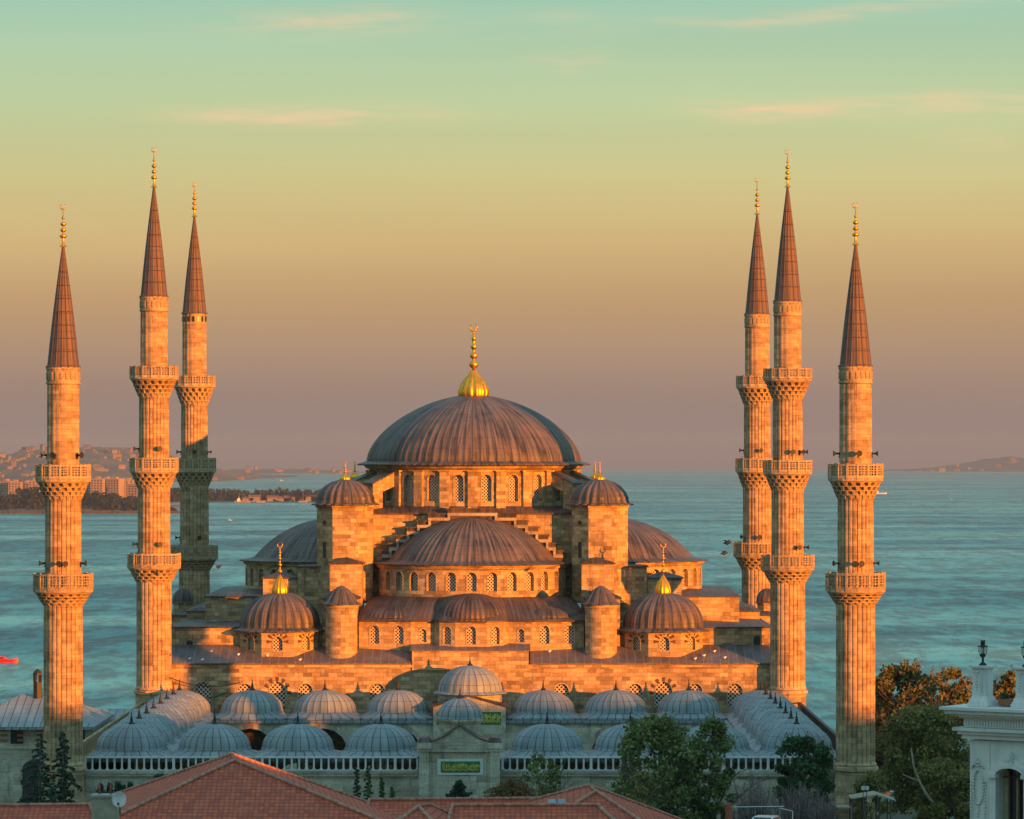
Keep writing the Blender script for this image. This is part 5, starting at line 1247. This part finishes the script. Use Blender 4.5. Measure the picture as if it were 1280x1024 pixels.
# ------------------------------------------------------------------ lead-roofed range at the left
t = thing('outbuilding', (wx(48, 372), 378, 0), 'long low building with a lead hip roof at the far left', 'building'); t['_local'] = 1; ox, oy = t.location.x, t.location.y
xl, xr = wx(-60, 370) - ox, wx(118, 370) - ox; ze = wz_(909, 370); zr_ = wz_(868, 378)
b = B()
fl, fr, br_, bl_ = (xl, 370 - oy, ze), (xr, 370 - oy, ze), (xr, 388 - oy, ze), (xl, 388 - oy, ze)
p1, p2 = (wx(42, 379) - ox - 1.0, 379 - oy, zr_), (wx(60, 379) - ox, 379 - oy, zr_)
tri(b, fl, fr, p2, p1); tri(b, fr, br_, p2); tri(b, br_, bl_, p1, p2); tri(b, bl_, fl, p1); b.box(xl, xr, 370 - oy + .01, 388 - oy - .01, ze - .25, ze - .01)
b.build('roof', 'roof_lead_grid', t) if 'roof_lead_grid' in MATS else b.build('roof', 'lead_pale', t)
ops = [(wx(x, 371) - wx(-60, 371), 1.15, wz_(930, 371), wz_(912, 371), 'c') for x in (-26, 15, 37, 62, 92)]
M = flat(xl + .3, 371 - oy, 1, 0)
b = B(); archwall(b, M, 0, xr - xl - .6, 0, ze - .25, [(o[0], o[1], o[2], o[3], 'c') for o in ops if abs(o[0] - (wx(35, 371) - wx(-60, 371))) > .8] , .3, 4)
b.box(xl + .3, xr - .3, 371.4 - oy, 387 - oy, 0, ze - .26); b.box(xl + .25, xr - .25, 370.9 - oy, 370.99 - oy, wz_(936, 371), wz_(933, 371)); wl = b.build('wall', 'court_stone', t)
for o in ops: b = B(); panel(b, M, o, .2); b.build('window', 'glass_dark', t)
b = B()
for x in (5, 26, 50):
    for k in range(3): xx = wx(x, 371) - ox; z = wz_(927 - k * 6.3, 371); b.box(xx - .33, xx + .33, 370.93 - oy, 370.99 - oy, z, z + .22)
b.build('stone_bands', 'terracotta', wl)
b = B(); M2 = flat(xl + .3, 370.9 - oy, 1, 0); panel(b, M2, (wx(33, 371) - wx(-60, 371), 1.6, 0, wz_(962, 371), 'r'), .0); b.build('doorway', 'lattice_dark', t)
# lantern chimney on its roof
b = B(); cx_, cz_ = wx(47, 378) - ox, wz_(861, 378)
b.prism(hexring(cx_, 378 - oy, .42, 6), zr_ - 1, cz_ + .6); 
for k in range(6): a = k * pi / 3; b.box(cx_ + .33 * cos(a) - .06, cx_ + .33 * cos(a) + .06, 378 - oy + .33 * sin(a) - .06, 378 - oy + .33 * sin(a) + .06, cz_ + .6, cz_ + 1.3)
b.prism(hexring(cx_, 378 - oy, .46, 6), cz_ + 1.3, cz_ + 1.45); b.lathe(cx_, 378 - oy, [(.42, cz_ + 1.45), (.3, cz_ + 1.65), (.05, cz_ + 1.85)], 10); b.build('chimney', 'horn_grey', t)
t = thing('outbuilding', (wx(132, 385), 392, 0), 'low lead-roofed wing seen between the two left minarets behind the courtyard', 'building'); t['_local'] = 1; ox, oy = t.location.x, t.location.y
b = B(); xl, xr = wx(90, 385) - ox, wx(178, 392) - ox; ze, zr_ = wz_(910, 385), wz_(886, 392)
tri(b, (xl, 385 - oy, ze), (xr, 385 - oy, ze), (xr, 392 - oy, zr_), (xl, 392 - oy, zr_)); tri(b, (xr, 399 - oy, ze), (xl, 399 - oy, ze), (xl, 392 - oy, zr_), (xr, 392 - oy, zr_)); b.box(xl, xr, 385.01 - oy, 398.9 - oy, ze - .2, ze - .01); b.build('roof', 'lead_pale', t)
b = B(); b.box(xl + .2, xr - .2, 385.6 - oy, 398.4 - oy, 0, ze - .21); b.build('wall', 'terracotta', t)
for i in range(4): pane(t, xl + 1.4 + i * 1.7, 385.6 - oy, ze - 1.9, .9, 1.3)
# ------------------------------------------------------------------ white building at the right edge
YW = 110.0; TH = radians(-35); KW = 1.14
wb = thing('white_building', (wx(1212.5, YW), YW, 0), 'ornate white building with deep cornice and arched window at the right edge', 'building'); wb['_local'] = 1; wb.rotation_euler.z = TH
lx = lambda x, Y=YW: (wx(x, YW) - wb.location.x) * KW
def onwb(x, off): u = lx(x); return (wb.location.x + u * cos(TH) - off * sin(TH), wb.location.y + u * sin(TH) + off * cos(TH))
xr_ = 12.0
z = lambda y: wz_(y, YW)
xw = lx(1212.5)
b = B(); op_w = (lx(1247) - xw + .42, .84, z(1075), z(968), 'f'); M = flat(xw, 0, 1, 0)
archwall(b, M, 0, xr_ - xw, 0, z(925), [op_w], .35, 5)
b.face([(xw, 0, 0), (xw, 14, 0), (xw, 14, z(925)), (xw, 0, z(925))]); b.face([(xr_, 0, 0), (xr_, 14, 0), (xr_, 14, z(925)), (xr_, 0, z(925))]); b.face([(xw, 14, 0), (xr_, 14, 0), (xr_, 14, z(925)), (xw, 14, z(925))])
b.build('wall', 'white_stone', wb)
b = B(); ov = [(1205, 923, 918), (1201, 917.5, 913.5), (1196, 913, 909), (1207, 908.6, 898), (1202, 897.6, 895), (1194, 894.6, 892), (1189, 891.6, 887), (1184, 886.6, 883)]
for (xp, yb, yt) in ov:
    e = (1212.5 - xp) / 46.3; b.box(-e, xr_, -e, .95, z(yb), z(yt)); b.box(-e, .95, .951, 14 + e, z(yb), z(yt))
cn_ = b.build('cornice', 'white_stone', wb)
b = B(); b.box(.02, xr_ - .02, .5, 13.9, z(925) - .9, z(925) - .6); b.build('terrace_floor', 'plaster_grey', wb)
b = B(); e = (1212.5 - 1204.5) / 46.3; zt_, zb_ = z(899.5), z(906.5)
x = -.1
while x < xr_: b.box(x, x + .05, -(1212.5 - 1207) / 46.3 - .03, -(1212.5 - 1207) / 46.3 + .01, zb_, zt_); x += .085
b.build('dentils', 'white_stone', cn_)
def pedestal(xc, lab, rot=0):
    pxy = onwb(xc, .2); t = thing('pedestal', (*pxy, z(883) + .002), lab, 'pedestal', local=True); t.rotation_euler.z = TH; b = B(); s_ = 1 / 46.3
    zz = lambda y: (885 - y) * s_
    b.box(-14 * s_, 14 * s_, -.3, .3, 0.003, zz(880)); b.prism([(-13 * s_, -.28), (13 * s_, -.28), (13 * s_, .28), (-13 * s_, .28)], zz(880), zz(878))
    b.hexa([(-12.5 * s_, -.27, zz(878)), (12.5 * s_, -.27, zz(878)), (12.5 * s_, .27, zz(878)), (-12.5 * s_, .27, zz(878)), (-10.5 * s_, -.22, zz(872)), (10.5 * s_, -.22, zz(872)), (10.5 * s_, .22, zz(872)), (-10.5 * s_, .22, zz(872))])
    b.box(-9.5 * s_, 9.5 * s_, -.2, .2, zz(872), zz(838)); b.box(-11 * s_, 11 * s_, -.23, .23, zz(838), zz(836.6)); b.box(-13 * s_, 13 * s_, -.275, .275, zz(836.6), zz(834)); b.build('shaft', 'white_stone', t)
    b = B(); r_ = random.Random(3)
    for i in range(7): b.ball(((-3.5 + r_.uniform(-.8, .8)) * s_, -.21, zz(842 + i * 3.6)), .035, 7, 5)
    b.tube([(-8 * s_, -.21, zz(841)), (-3.5 * s_, -.22, zz(843)), (0 * s_, -.21, zz(841))], .025, 5); b.tube([(4 * s_, -.205, zz(842)), (4 * s_, -.205, zz(868))], .012, 4); b.build('relief', 'white_stone', t)
    l = thing('lantern', (*pxy, z(883) + .002 + (885 - 834) / 46.3 + .002), 'black cast lantern with a frosted globe on the ' + ('corner pedestal' if xc < 1250 else 'second pedestal at the frame edge'), 'lantern', local=True)
    b = B(); b.lathe(0, 0, [(.11, 0), (.10, .04), (.035, .09), (.03, .2), (.08, .25), (.09, .30), (.05, .32)], 12, sm=True, cap=True); b.build('stand', 'black_iron', l)
    b = B(); b.lathe(0, 0, [(.05, .32), (.085, .38), (.075, .46), (.05, .52)], 12, sm=True); b.build('globe', 'lamp_glass', l)
    b = B(); b.lathe(0, 0, [(.15, .5), (.14, .525), (.06, .56), (.06, .60), (.07, .62), (.05, .66)], 12, cap=True)
    for a in (0, pi / 2, pi, 3 * pi / 2): b.tube([(.09 * cos(a), .09 * sin(a), .30), (.11 * cos(a), .11 * sin(a), .4), (.1 * cos(a), .1 * sin(a), .5)], .01, 4); b.ball((.05 * cos(a), .05 * sin(a), .67), .02, 6, 4)
    b.build('crown_cap', 'black_iron', l)
pedestal(1224, 'white stone pedestal with carved garland on the cornice corner'); pedestal(1277, 'second white stone pedestal, cut off by the right frame edge')
for i, (x0_, x1_, lab) in enumerate(((1240, 1258, 'brown planter box on the terrace edge, left one beside the corner pedestal'), (1260, 1281, 'brown planter box on the terrace edge under the dark chair'))):
    b = B(); zz0, zz1 = z(882.9) + .01, z(873); xa_, xb_ = wx(x0_, YW), wx(x1_, YW); wq = lambda u_, o_, z_: (*onwb((x0_ + x1_) / 2 + u_, o_), z_); hw_ = (x1_ - x0_) / 2; b.hexa([wq(-hw_ + 1, .3, zz0), wq(hw_ - 1, .3, zz0), wq(hw_ - 1, .52, zz0), wq(-hw_ + 1, .52, zz0), wq(-hw_, .27, zz1), wq(hw_, .27, zz1), wq(hw_, .55, zz1), wq(-hw_, .55, zz1)]); tag(b.build('planter_box', 'terracotta'), lab, 'planter')
b = B(); r_ = random.Random(9); xx = wx(1246, YW)
for i in range(500):
    v = Vector((r_.gauss(0, 1), r_.gauss(0, 1), r_.gauss(0, 1))).normalized() * r_.uniform(.3, 1); px2, py2 = onwb(1246, .41); leafquad(b, (px2 + v.x * .14, py2 + v.y * .12, z(871) + v.z * .12), .03, r_)
tag(b.build('potted_plant', 'leaf_dark'), 'small dark green plant growing from the left planter box', 'plant')
t = thing('terrace_chair', (*onwb(1271, 1.35), z(925) - .6), 'black terrace chair standing behind the right planter box', 'chair', local=True); t.rotation_euler.z = TH; t.scale = (1.25, 1.25, 1.9)
b = B(); s_ = .24
for (a, c) in ((-s_, -s_), (s_, -s_), (s_, s_), (-s_, s_)): b.tube([(a, c, .01), (a, c, .42)], .02, 5); 
b.build('legs', 'black_iron', t); b = B(); b.box(-.26, .26, -.26, .26, .42, .46); b.build('seat', 'black_iron', t); b = B()
b.tube([(-.25, -.25, .46), (-.22, -.28, .62), (-.12, -.3, .66), (.12, -.3, .66), (.22, -.28, .62), (.25, -.25, .46)], .025, 6)
for k in range(4): b.tube([(-.15 + .1 * k, -.26, .46), (-.15 + .1 * k, -.3, .66)], .014, 4)
b.build('backrest', 'black_iron', t)
# window with surround, curtain and ornament
uw = op_w[0]; xc_ = xw + uw
b = B(); ap = arch_pts(op_w, 14)
for (a, c) in zip(ap, ap[1:]):
    def sc2(p_, k): v = Vector((p_[0] - uw, p_[1] - op_w[3])); v.normalize(); return (p_[0] + v.x * k, p_[1] + v.y * k)
    for k0, k1, dd in ((.0, .11, .2), (.11, .24, .1)):
        i0, i1, o0, o1 = sc2(a, k0), sc2(c, k0), sc2(a, k1), sc2(c, k1)
        b.hexa([M(*i0, -dd), M(*i1, -dd), M(*i1, .0), M(*i0, .0), M(*o0, -dd), M(*o1, -dd), M(*o1, .0), M(*o0, .0)])
for s_ in (-1, 1): x = xc_ + s_ * (op_w[1] / 2 + .09); b.box(x - .09, x + .09, -.14, 0, z(1075), z(970)); b.box(x - .13, x + .13, -.24, 0, z(970), z(965))
sur = b.build('window_surround', 'white_stone', wb)
b = B(); kz = z(944)
b.lathe(xc_ - .12, 0, [(.02, 0)], 3) if False else None
b.tube([(xc_ - .05, -.16, kz), (xc_ - .05, .02, kz)], .15, 20, sm=False); b.tube([(xc_ - .05, -.19, kz), (xc_ - .05, -.15, kz)], .1, 20, sm=False); b.hexa([(xc_ - .13, -.14, z(958)), (xc_ + .03, -.14, z(958)), (xc_ + .03, 0, z(958)), (xc_ - .13, 0, z(958)), (xc_ - .2, -.15, z(949)), (xc_ + .1, -.15, z(949)), (xc_ + .1, 0, z(949)), (xc_ - .2, 0, z(949))])
b.build('keystone', 'white_stone', sur)
b = B(); panel(b, M, op_w, .33); wn = b.build('window', 'glass_dark', wb)
b = B()
x0_, x1_ = xc_ - op_w[1] / 2, xc_ + op_w[1] / 2
for xx_ in (x0_ + .21, xc_ + .08, x1_ - .03): b.box(xx_ - .025, xx_ + .025, .26, .31, z(1070), z(962))
b.box(x0_, x1_, .27, .3, z(971), z(969.5)); b.build('window_frame', 'wood_dark', wn)
b = B(); n = 30
for j, (ca, cb) in enumerate(((x0_ + .01, x0_ + .16), (xc_ - .03, xc_ + .08))):
    for i in range(n): a, c = ca + (cb - ca) * i / n, ca + (cb - ca) * (i + 1) / n; b.face([(a, .31 + .01 * sin(i * 1.3), z(1070)), (c, .31 + .01 * sin(i * 1.3 + 1.3), z(1070)), (c, .31 + .01 * sin(i * 1.3 + 1.3), z(962)), (a, .31 + .01 * sin(i * 1.3), z(962))])
b.build('curtain', 'curtain', wn)
b = B(); mx_ = lx(1223); mz = z(983)
for k in range(32):
    a0, a1 = 2 * pi * k / 32, 2 * pi * (k + 1) / 32; b.tube([(mx_ + .145 * sin(a0), -.02, mz + .47 * cos(a0)), (mx_ + .145 * sin(a1), -.02, mz + .47 * cos(a1))], .036, 6)
r_ = random.Random(4)
b.tube([(mx_ - .18, -.02, mz + .5), (mx_ - .12, -.03, mz + .62), (mx_, -.03, mz + .56), (mx_ + .12, -.03, mz + .62), (mx_ + .18, -.02, mz + .5)], .03, 6); b.ball((mx_, -.03, mz + .66), .05, 8, 6); b.tube([(mx_ - .07, -.03, mz + .62), (mx_, -.03, mz + .78), (mx_ + .07, -.03, mz + .62)], .02, 5)
for s_ in (-1, 1):
    for k in range(16): b.ball((mx_ + s_ * (.22 + .01 * sin(k)), -.02, mz + .15 - k * .085), .025, 6, 4); b.tube([(mx_ + s_ * .22, -.02, mz + .15 - k * .085), (mx_ + s_ * (.17 + .03 * (k % 2)), -.02, mz + .11 - k * .085)], .014, 4)
for k in range(10): b.ball((mx_ + .03 * sin(k * 2), -.025, mz - .55 - k * .08), .035, 6, 4)
b.build('medallion', 'white_stone', wb)
b = B(); b.box(lx(1237.2), lx(1237.6), -.006, -.001, z(1075), z(926)); b.build('wall_joint', 'plaster_grey', wb)
# ------------------------------------------------------------------ kiosk, lamps, car, posts near the bottom right
YK = 322; t = thing('kiosk', (wx(1085, YK), YK, 0), 'open market kiosk with a beige canvas awning on thin posts at the bottom right', 'kiosk', local=True)
q_ = lambda x: wx(x, YK) - wx(1085, YK); zk = lambda y: wz_(y, YK)
b = B(); zr_, ze1, ze2 = zk(990.5), zk(997), zk(996)
b.hexa([(q_(1062), -1.6, ze1), (q_(1094), -1.9, zr_ - .1), (q_(1094), 1.5, zr_ - .1), (q_(1062), 1.5, ze1), (q_(1062), -1.6, ze1 + .08), (q_(1094), -1.9, zr_), (q_(1094), 1.5, zr_), (q_(1062), 1.5, ze1 + .08)]); b.hexa([(q_(1094), -1.9, zr_ - .1), (q_(1118), -1.6, ze2 - .25), (q_(1118), 1.5, ze2 - .25), (q_(1094), 1.5, zr_ - .1), (q_(1094), -1.9, zr_), (q_(1118), -1.6, ze2 - .17), (q_(1118), 1.5, ze2 - .17), (q_(1094), 1.5, zr_)])
b.build('awning', 'canvas', t)
for x in (1064, 1079, 1097, 1111):
    for y_ in (-1.4, 1.3): b = B(); b.tube([(q_(x), y_, 0), (q_(x), y_, zk(996.5))], .06, 6); b.build('post', 'wood_dark', t)
b = B(); b.box(q_(1060), q_(1112), -1.2, 1.1, 0, 2.9); b.box(q_(1058), q_(1114), -1.35, 1.2, 2.91, 3.05); b.build('counter', 'wood_dark', t)
b = B(); b.box(q_(1046), q_(1062), -1.0, 1.1, zk(1009), zk(1007.5)); b.build('side_shelf', 'canvas', t)
YL = 318
for i, (x, s_) in enumerate(((1079, -1), (1083.5, 1))):
    t = thing('floodlight', (wx(x, YL), YL, wz_(992, YL)), 'round white floodlight head above the kiosk awning, ' + ('left' if i == 0 else 'right') + ' of the pair', 'floodlight', local=True)
    b = B(); b.tube([(0, -.25, .45), (0, -.1, .45), (0, .12, .45)], [.17, .16, .08], 14); b.build('head', 'dish_white', t); b = B(); b.tube([(0, .1, .4), (0, .1, -4)], .03, 5); b.build('bracket', 'black_iron', t)
def car(x, y, Y, lab, rz, mat='car_paint', zg=0.0):
    t = thing('parked_car', (wx(x, Y), Y, zg), lab, 'car', local=True); t.rotation_euler.z = rz
    b = B(); pr_ = [(-2.1, .35), (-2.15, .75), (-1.9, .95), (-1.2, 1.0), (-.7, 1.42), (.75, 1.45), (1.4, 1.0), (2.0, .88), (2.12, .6), (2.1, .35)]
    for (a, c) in zip(pr_, pr_[1:]): b.face([(a[0], -.85 + .08 * (a[1] > 1.1), a[1]), (c[0], -.85 + .08 * (c[1] > 1.1), c[1]), (c[0], .85 - .08 * (c[1] > 1.1), c[1]), (a[0], .85 - .08 * (a[1] > 1.1), a[1])])
    for s_ in (-1, 1): b.face([(u, s_ * (.85 - .08 * (v > 1.1)), v) for u, v in pr_])
    b.build('body', mat, t); b = B()
    for s_ in (-1, 1): b.face([(-1.05, s_ * .86, 1.02), (1.25, s_ * .86, 1.02), (.7, s_ * .8, 1.38), (-.65, s_ * .8, 1.38)])
    b.face([(1.36, -.7, 1.05), (1.36, .7, 1.05), (.82, .65, 1.43), (.82, -.65, 1.43)]); b.face([(-1.17, -.7, 1.05), (-1.17, .7, 1.05), (-.76, .65, 1.41), (-.76, -.65, 1.41)])
    b.build('windows', 'glass_dark', t)
    for (u, s_) in ((-1.35, -1), (-1.35, 1), (1.35, -1), (1.35, 1)): b = B(); b.tube([(u, s_ * .7, .33), (u, s_ * .88, .33)], .33, 14, sm=False); b.build('wheel', 'black_iron', t)
    return t
car(1122, 990, 392, 'silver car parked beyond the kiosk between tree trunks', radians(8))
YC2 = 300; car(957, 1030, YC2, 'pale car roof showing at the bottom edge below the bare trees', radians(70), zg=wz_(1020, YC2) - 1.46)
gz0 = wz_(1020, YC2) - 1.46
b = B(); b.box(-3.5, 6, -4, 4, -gz0 - .0, -.0); tag(b.build('parking_deck', 'plaster_grey', loc=(wx(957, YC2), YC2, gz0)), kind='structure')
t = thing('goal_frame', (wx(930, 305), 305, gz0), 'thin white metal frame with a red post at the bottom right of centre', 'frame', local=True)
YG = 305; f = lambda x: wx(x, YG) - wx(930, YG); zg_ = lambda y: wz_(y, YG) - gz0
b = B(); b.tube([(f(915), 0, 0), (f(915), 0, zg_(1009)), (f(980), 0, zg_(1008))], .03, 6); b.tube([(f(975), 0, 0), (f(975), 0, zg_(1010)), (f(990), -.8, zg_(1013)), (f(990), -.8, 0)], .03, 6); b.build('white_frame', 'white_paint', t)
b = B(); b.box(f(907), f(914.5), -.2, .2, 0, zg_(1005)); b.build('red_post', 'rust', t)
# ------------------------------------------------------------------ unseen city row added at the right, heights and gaps shaped to shade everything low
eu = Vector((-sin(radians(SUN_A)), cos(radians(SUN_A)), 0)); ev = Vector((cos(radians(SUN_A)), sin(radians(SUN_A)), 0))
rowd = [(30, 75, 44), (75, 117, 41), (117, 143, 36.5), (143, 177, 31.5), (177, 205, 34.9), (205, 237, 35.4), (237, 262.0, 34.3), (262.0, 265.7, 31.2), (265.7, 284, 33.9), (284, 302.6, 33.5), (302.6, 306.6, 31.4), (306.6, 318, 33), (318, 346, 29.4), (346, 390, 31)]
for i, (v0, v1, h_) in enumerate(rowd):
    c = eu * -22 + ev * ((v0 + v1) / 2); t = thing('shade_block', (c.x, c.y, 0), 'unseen plastered city block added at the right to cast the low shade', 'building', 'unseen city blocks added for their shade', local=True); t.rotation_euler.z = radians(SUN_A)
    w = (v1 - v0) / 2 - .005; b = B(); b.box(-w, w, -7, 7, 0, h_ - .6); b.box(-w, w, -7.2, 7.2, h_ - .6, h_); b.build('wall', 'plaster', t)
    for k in range(0, int(h_ / 3.2) - 1):
        for j in range(int(w * 2 / 5)): pane(t, -w + 2.5 + j * 5, 7, 2 + k * 3.2)
# ------------------------------------------------------------------ air
HAZE = 4.0e-5
b = B(); b.box(-24000, 24000, -1000, 42500, -175, 190)
hz = b.build('haze', 'white_paint'); tag(hz, kind='stuff'); hz['label'] = 'thin evening haze over the water'
m = bpy.data.materials.new('haze'); m.use_nodes = True; nt = m.node_tree; nt.nodes.clear(); o = nt.nodes.new('ShaderNodeOutputMaterial'); v = nt.nodes.new('ShaderNodeVolumePrincipled')
v.inputs['Color'].default_value = (.34, .46, .62, 1); v.inputs['Density'].default_value = HAZE; v.inputs['Anisotropy'].default_value = 0.0; nt.links.new(v.outputs[0], o.inputs['Volume'])
hz.data.materials.clear(); hz.data.materials.append(m)
S.cycles.use_denoising = True
S.cycles.max_bounces = 6; S.cycles.volume_bounces = 0
